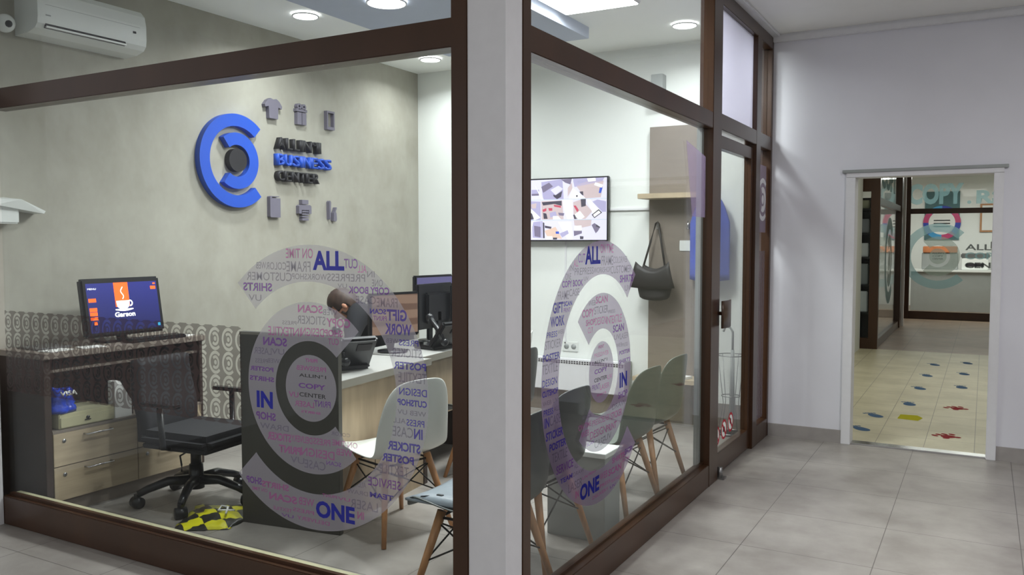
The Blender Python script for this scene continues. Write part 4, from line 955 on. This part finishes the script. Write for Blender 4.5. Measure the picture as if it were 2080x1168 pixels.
wpart(MB().box(-2.585, -2.055, 4.02, 5.36, 3.074, 3.08, .004), 'diffuser', 'lamp', t)
for i, (x, y) in enumerate(((.75, 3.9), (.3, .2))):  # panels out of view, added to light the corridor
    t = thing('added_corridor_panel', 'added unseen square ceiling light panel over the corridor', 'ceiling light', (x, y, 3.04), 0, 'added unseen corridor ceiling lights')
    MB().box(-.31, .31, -.31, .31, .0, .02, .004).out('frame', 'white_paint', t); MB().box(-.29, .29, -.29, .29, -.004, 0).out('diffuser', 'lamp_low', t)

# ================================================================ BEYOND THE DOORWAY
struct(MB().box(-3.2, 2.2, 6.66, 12.7, -.1, 0).out('floor', 'floor_far'))
struct(MB().box(-3.2, 2.2, 12.7, 22, -.1, 0).out('floor', 'floor_brown'))
struct(MB().box(-3.2, 2.2, 6.81, 22, 3.0, 3.1).out('ceiling', 'ceiling_corr'))
struct(MB().box(2.2, 2.3, 6.72, 22, 0, 3.1).out('wall_far_right', 'wall_white'))
struct(MB().box(-3.2, 2.2, 21.9, 22, 0, 3.1).out('wall_far', 'wall_white'))
struct(MB().box(-1.62, -1.5, 6.81, 12.6, 0, 3.0).out('wall_far_left', 'wall_white'))
struct(MB().box(-3.3, -3.2, 12.5, 22, 0, 3.1).out('wall_far_side', 'wall_white'))
def shopfront(n, cx, cy, parts, glass):
    w = bpy.data.objects.new('window_%d' % n, None); C.objects.link(w); w.location = (cx, cy, 0); struct(w)
    for nm, b in parts: fr(MB().box(*b, .003), nm, w)
    for b in glass: fr(MB().box(*b), 'glass_pane', w, 'glass')
shopfront(4, -2.2, 12.7, [('post', (-1.40, -1.28, 12.66, 12.76, 0, 3)), ('post', (-1.64, -1.56, 12.62, 12.7, 0, 3)), ('transom_bar', (-3.19, -1.40, 12.66, 12.74, 2.2, 2.42)), ('bottom_rail', (-3.19, -1.40, 12.66, 12.74, 0, .15))],
          [(-3.19, -1.40, 12.69, 12.70, .15, 2.2), (-3.19, -1.40, 12.69, 12.70, 2.42, 3)])
shopfront(5, -1.33, 14.7, [('post', (-1.37, -1.29, 12.76, 12.80, 0, 3)), ('post', (-1.37, -1.27, 16.05, 16.35, 0, 3)), ('transom_bar', (-1.37, -1.29, 12.8, 16.1, 2.02, 2.12)), ('bottom_rail', (-1.37, -1.29, 12.8, 16.1, 0, .12))],
          [(-1.335, -1.325, 12.8, 16.1, .12, 2.02), (-1.335, -1.325, 12.8, 16.1, 2.12, 3)])
shopfront(6, .1, 18.1, [('post', (-1.36, -1.28, 18.08, 18.18, 0, 3)), ('transom_bar', (-1.36, 2.2, 18.1, 18.18, 2.04, 2.14)), ('bottom_rail', (-1.36, 2.2, 18.1, 18.18, 0, .15))],
          [(-1.28, 2.2, 18.13, 18.14, .15, 2.04), (-1.28, 2.2, 18.13, 18.14, 2.14, 3)])
struct(MB().box(-1.30, -1.24, 16.4, 16.46, 0, 3.0).out('trim_4', 'white_paint'))
t = thing('shop_lettering', 'large teal COPY.RS lettering on the far shop glass', 'sign', (-.6, 18.12, 2.2))
mb = MB(); text_bm(mb, 'COPY', (-1.33, 2.215, -.38, 2.62), 0, TR(0, 18.125, 0), bold=.05); text_bm(mb, '.', (-.32, 2.215, -.25, 2.28), 0, TR(0, 18.125, 0), bold=.03); text_bm(mb, 'RS', (-.17, 2.215, .3, 2.47), 0, TR(0, 18.125, 0), bold=.04)
wpart(mb, 'letters', 'teal', t)
t = thing('shop_ring_sticker', 'grey-green ring emblem sticker on the far shop glass', 'sticker', (-.79, 18.12, .6))
wpart(MB().arc(.47, .63, 46, 314, 0, TR(-.79, 18.125, 1.22)), 'outer_ring', 'teal', t)
wpart(MB().arc(.21, .38, -132, 132, 0, TR(-.79, 18.125, 1.22)), 'inner_ring', 'teal2', t); wpart(MB().disc(.15, 0, TR(-.79, 18.125, 1.22)), 'centre_disc', 'teal2', t)
mb = MB()
for i, (s, w) in enumerate((('ALLIN°1', .2), ('COPY', .18), ('CENTER', .18))): text_bm(mb, s, (-.79 - w / 2, 1.265 - i * .055, -.79 + w / 2, 1.295 - i * .055), 0, TR(0, 18.12, 0))
wpart(mb, 'lettering', 'dark_film', t)
t = thing('shop_lettering', 'dark and teal three-line lettering beside the ring emblem on the far shop glass', 'sign', (0, 18.12, 1.0))
mb = MB(); text_bm(mb, 'ALLIN°1', (-.33, 1.34, .55, 1.46), 0, TR(0, 18.125, 0), bold=.02); text_bm(mb, 'CENTER', (-.33, 1.0, .5, 1.11), 0, TR(0, 18.125, 0), bold=.03); wpart(mb, 'dark_lines', 'dark_film', t)
mb = MB(); text_bm(mb, 'COPY', (-.33, 1.165, .28, 1.30), 0, TR(0, 18.125, 0), bold=.03); wpart(mb, 'teal_line', 'teal', t)
t = thing('shop_ring_sticker', 'pale ring emblem sticker on the side shop glass before the far shop', 'sticker', (-1.32, 14.6, .6))
TS = TR(-1.32, 14.55, 1.2) @ RZ(90)
wpart(MB().arc(.5, .68, 46, 314, 0, TS), 'outer_ring', 'teal', t); wpart(MB().arc(.22, .41, -132, 132, 0, TS), 'inner_ring', 'teal2', t); wpart(MB().disc(.16, 0, TS), 'centre_disc', 'teal2', t)
t = thing('shop_lettering', 'teal lettering seen edge-on on the side shop glass', 'sign', (-1.32, 14.6, 2.3))
mb = MB(); text_bm(mb, 'COPY', (-1.3, 0, 1.0, .4), 0, TR(-1.32, 14.5, 2.28) @ RZ(90), bold=.05); wpart(mb, 'letters', 'teal', t)
# inside the far shop
t = thing('round_poster', 'poster with blue and pink colour ring behind the far shop glass', 'poster', (-.86, 21.86, 1.8))
TP = TR(-.89, 21.87, 2.16)
wpart(MB().box(-.36, .36, 0, .02, -.62, .5, 0, TP), 'board', 'teal', t)
M['c_b'] = mat('print_deep_blue', col(40, 60, 160), .5, noise=.05); M['c_p'] = mat('print_magenta', col(190, 60, 110), .5, noise=.05); M['c_c'] = mat('print_cyan', col(60, 150, 200), .5, noise=.05)
mb = MB(); Tp = TP @ TR(0, -.004, -.22) @ Matrix.Diagonal((1.15, 1, 1.15, 1))
for i in range(8): mb.arc(.24, .34, 45 * i, 45 * i + 45, 0, Tp, (i * 2 + 1) % 3, n=8)
wpart(mb, 'colour_ring', ['c_b', 'c_p', 'c_c'], t); wpart(MB().disc(.276, 0, TP @ TR(0, -.003, -.22)), 'white_disc', 'paper', t)
mb = MB()
for i in range(3): rc(mb, -.17, -.04 - .07 * i, .17, -.015 - .07 * i, TP @ TR(0, -.006, -.14))
wpart(mb, 'text_lines', 'dark_film', t)
t = thing('wall_picture', 'gilt framed picture behind the far shop glass', 'picture', (.1, 21.86, 1.7))
wpart(MB().box(-.12, .38, 21.86, 21.89, 1.72, 2.36), 'frame', 'wood', t); wpart(MB().box(-.08, .34, 21.855, 21.86, 1.76, 2.32), 'print', 'paper', t)
t = thing('shop_counter', 'white counter with machines behind the far shop glass', 'counter', (-.2, 20.6, 0))
wpart(MB().box(-1.4, 1.4, 20.3, 20.9, 0, .85, .005), 'body', 'grey_plastic', t); wpart(MB().box(-1.45, 1.45, 20.26, 20.94, .85, .9, .004), 'top', 'white_plastic', t)
for x, w, h, m_, l in ((-.18, .5, .35, 'white_plastic', 'white office printer on the far shop counter'), (.42, .6, .62, 'grey_plastic', 'tall grey copying machine on the far shop counter')):
    t = thing('office_printer', l, 'printer', (x, 20.6, .9), 0)
    MB().box(-w / 2, w / 2, -.25, .25, 0, h * .7, .01).out('body', m_, t); MB().box(-w / 2 - .02, w / 2 + .02, -.2, .27, h * .7, h, .02).out('scanner_lid', 'steel', t); MB().box(-w / 3, w / 3, -.255, -.24, h * .2, h * .4).out('paper_tray', 'vent_dark', t)
t = thing('counter_lamp_tray', 'orange and red packets in a tray on the far shop counter', 'tray', (-.85, 20.5, .9))
M['orange'] = mat('orange_plastic', col(180, 112, 70), .5, noise=.15)
MB().box(-.35, .35, -.15, .15, 0, .36, .01).out('box', 'grey_plastic', t); MB().box(-.33, .33, -.17, .15, .36, .5, .01).out('packets', 'orange', t)
# shelves in the left shop
t = thing('shop_shelving', 'dark shop shelving with goods behind the near bronze shop window', 'shelf', (-2.0, 13.2, 0))
wpart(MB().box(-3.0, -1.42, 13.5, 13.55, 0, 2.15), 'back_panel', 'vent_dark', t)
wpart(MB().box(-1.45, -1.42, 13.1, 13.5, 0, 2.15), 'side_panel', 'vent_dark', t)
for z in (.45, .85, 1.25, 1.6, 1.95): wpart(MB().box(-3.0, -1.45, 13.1, 13.5, z, z + .03), 'shelf_board', 'black_plastic', t)
k = 0
for z, h, m_, l in ((.48, .3, 'white_plastic', 'white boxed kettle'), (.88, .3, 'grey_plastic', 'grey appliance box'), (1.28, .2, 'paper', 'white paper pack'), (1.63, .2, 'steel', 'metal canister box'), (1.98, .12, 'cream', 'cream folder box')):
    o = MB().box(-.09, .09, -.12, .12, 0, h, .01).out('goods_box', m_); o.location = (-1.56, 13.28, z); tag(o, l + ' on the shop shelving seen through the doorway', 'box')
# floor stickers
def foot(mb, s=1):
    mb.prism([(.045 * s * cos(a) * (1 - .2 * sin(a)), .11 * sin(a)) for a in [2 * pi * i / 24 for i in range(24)]], 0)
    for i in range(5): mb.prism([((-.04 + .02 * i) + .011 * cos(a), .135 - .006 * abs(i - 1.5) + .02 * sin(a)) for a in [2 * pi * k / 10 for k in range(10)]], 0)
M['f_blue'] = m_film('blue_floor_print', col(98, 130, 172), .8); M['f_red'] = m_film('red_floor_print', col(176, 74, 82), .85); M['f_yel'] = m_film('yellow_floor_print', col(212, 208, 70), .9)
FS = [(-.83, 7.19, 40), (-.79, 7.80, 35), (-.573, 8.51, 12), (-.546, 9.48, 20), (-.53, 10.43, 18), (-.50, 11.4, 20), (-.174, 9.76, 10), (-.171, 10.76, 14), (-.153, 11.74, 16)]
FL = ['blue footprint sticker on the beige floor nearest the doorway threshold', 'blue footprint sticker beside the yellow floor patch, on its door-frame side', 'blue footprint sticker just beyond the yellow floor patch', 'fourth blue footprint of the row leading away from the doorway', 'fifth blue footprint of the row leading away from the doorway', 'farthest blue footprint of the row past the yellow patch', 'nearest blue footprint of the row beyond the red paw prints', 'middle blue footprint of the row beyond the red paw prints', 'farthest blue footprint of the row beyond the red paw prints']
for (x, y, a), l in zip(FS, FL):
    mb = MB(); foot(mb); o = mb.out('footprint_sticker', 'f_blue', None, RZ(a) @ RX(-90) @ Matrix.Diagonal((1.15, 1, .8, 1))); o.location = (x, y, .0015); tag(o, l, 'floor sticker', 'blue footprints on the beige floor')
for (x, y), l in zip(((-.209, 7.225), (-.178, 8.494)), ('red paw print sticker on the beige floor close to the threshold', 'red paw print sticker farther along the beige floor')):
    mb = MB(); mb.disc(.055, 0, n=20, rz=.05)
    for i in range(4): mb.disc(.02, 0, TR(-.075 + .05 * i, 0, .085 - .02 * abs(i - 1.5)), n=12, rz=.032)
    for i in range(2): mb.disc(.025, 0, TR(-.05 + .1 * i, 0, -.04), n=12)
    o = mb.out('paw_print_sticker', 'f_red', None, RZ(40) @ RX(-90)); o.location = (x, y, .0015); tag(o, l, 'floor sticker', 'red paw prints on the beige floor')
mb = MB().prism([(-.09, -.1), (.07, -.12), (.1, .02), (.05, .12), (-.08, .1)], 0); o = mb.out('floor_patch', 'f_yel', None, RX(-90)); o.location = (-.523, 7.86, .0015); tag(o, 'yellow patch stuck on the beige floor beyond the doorway', 'floor sticker')
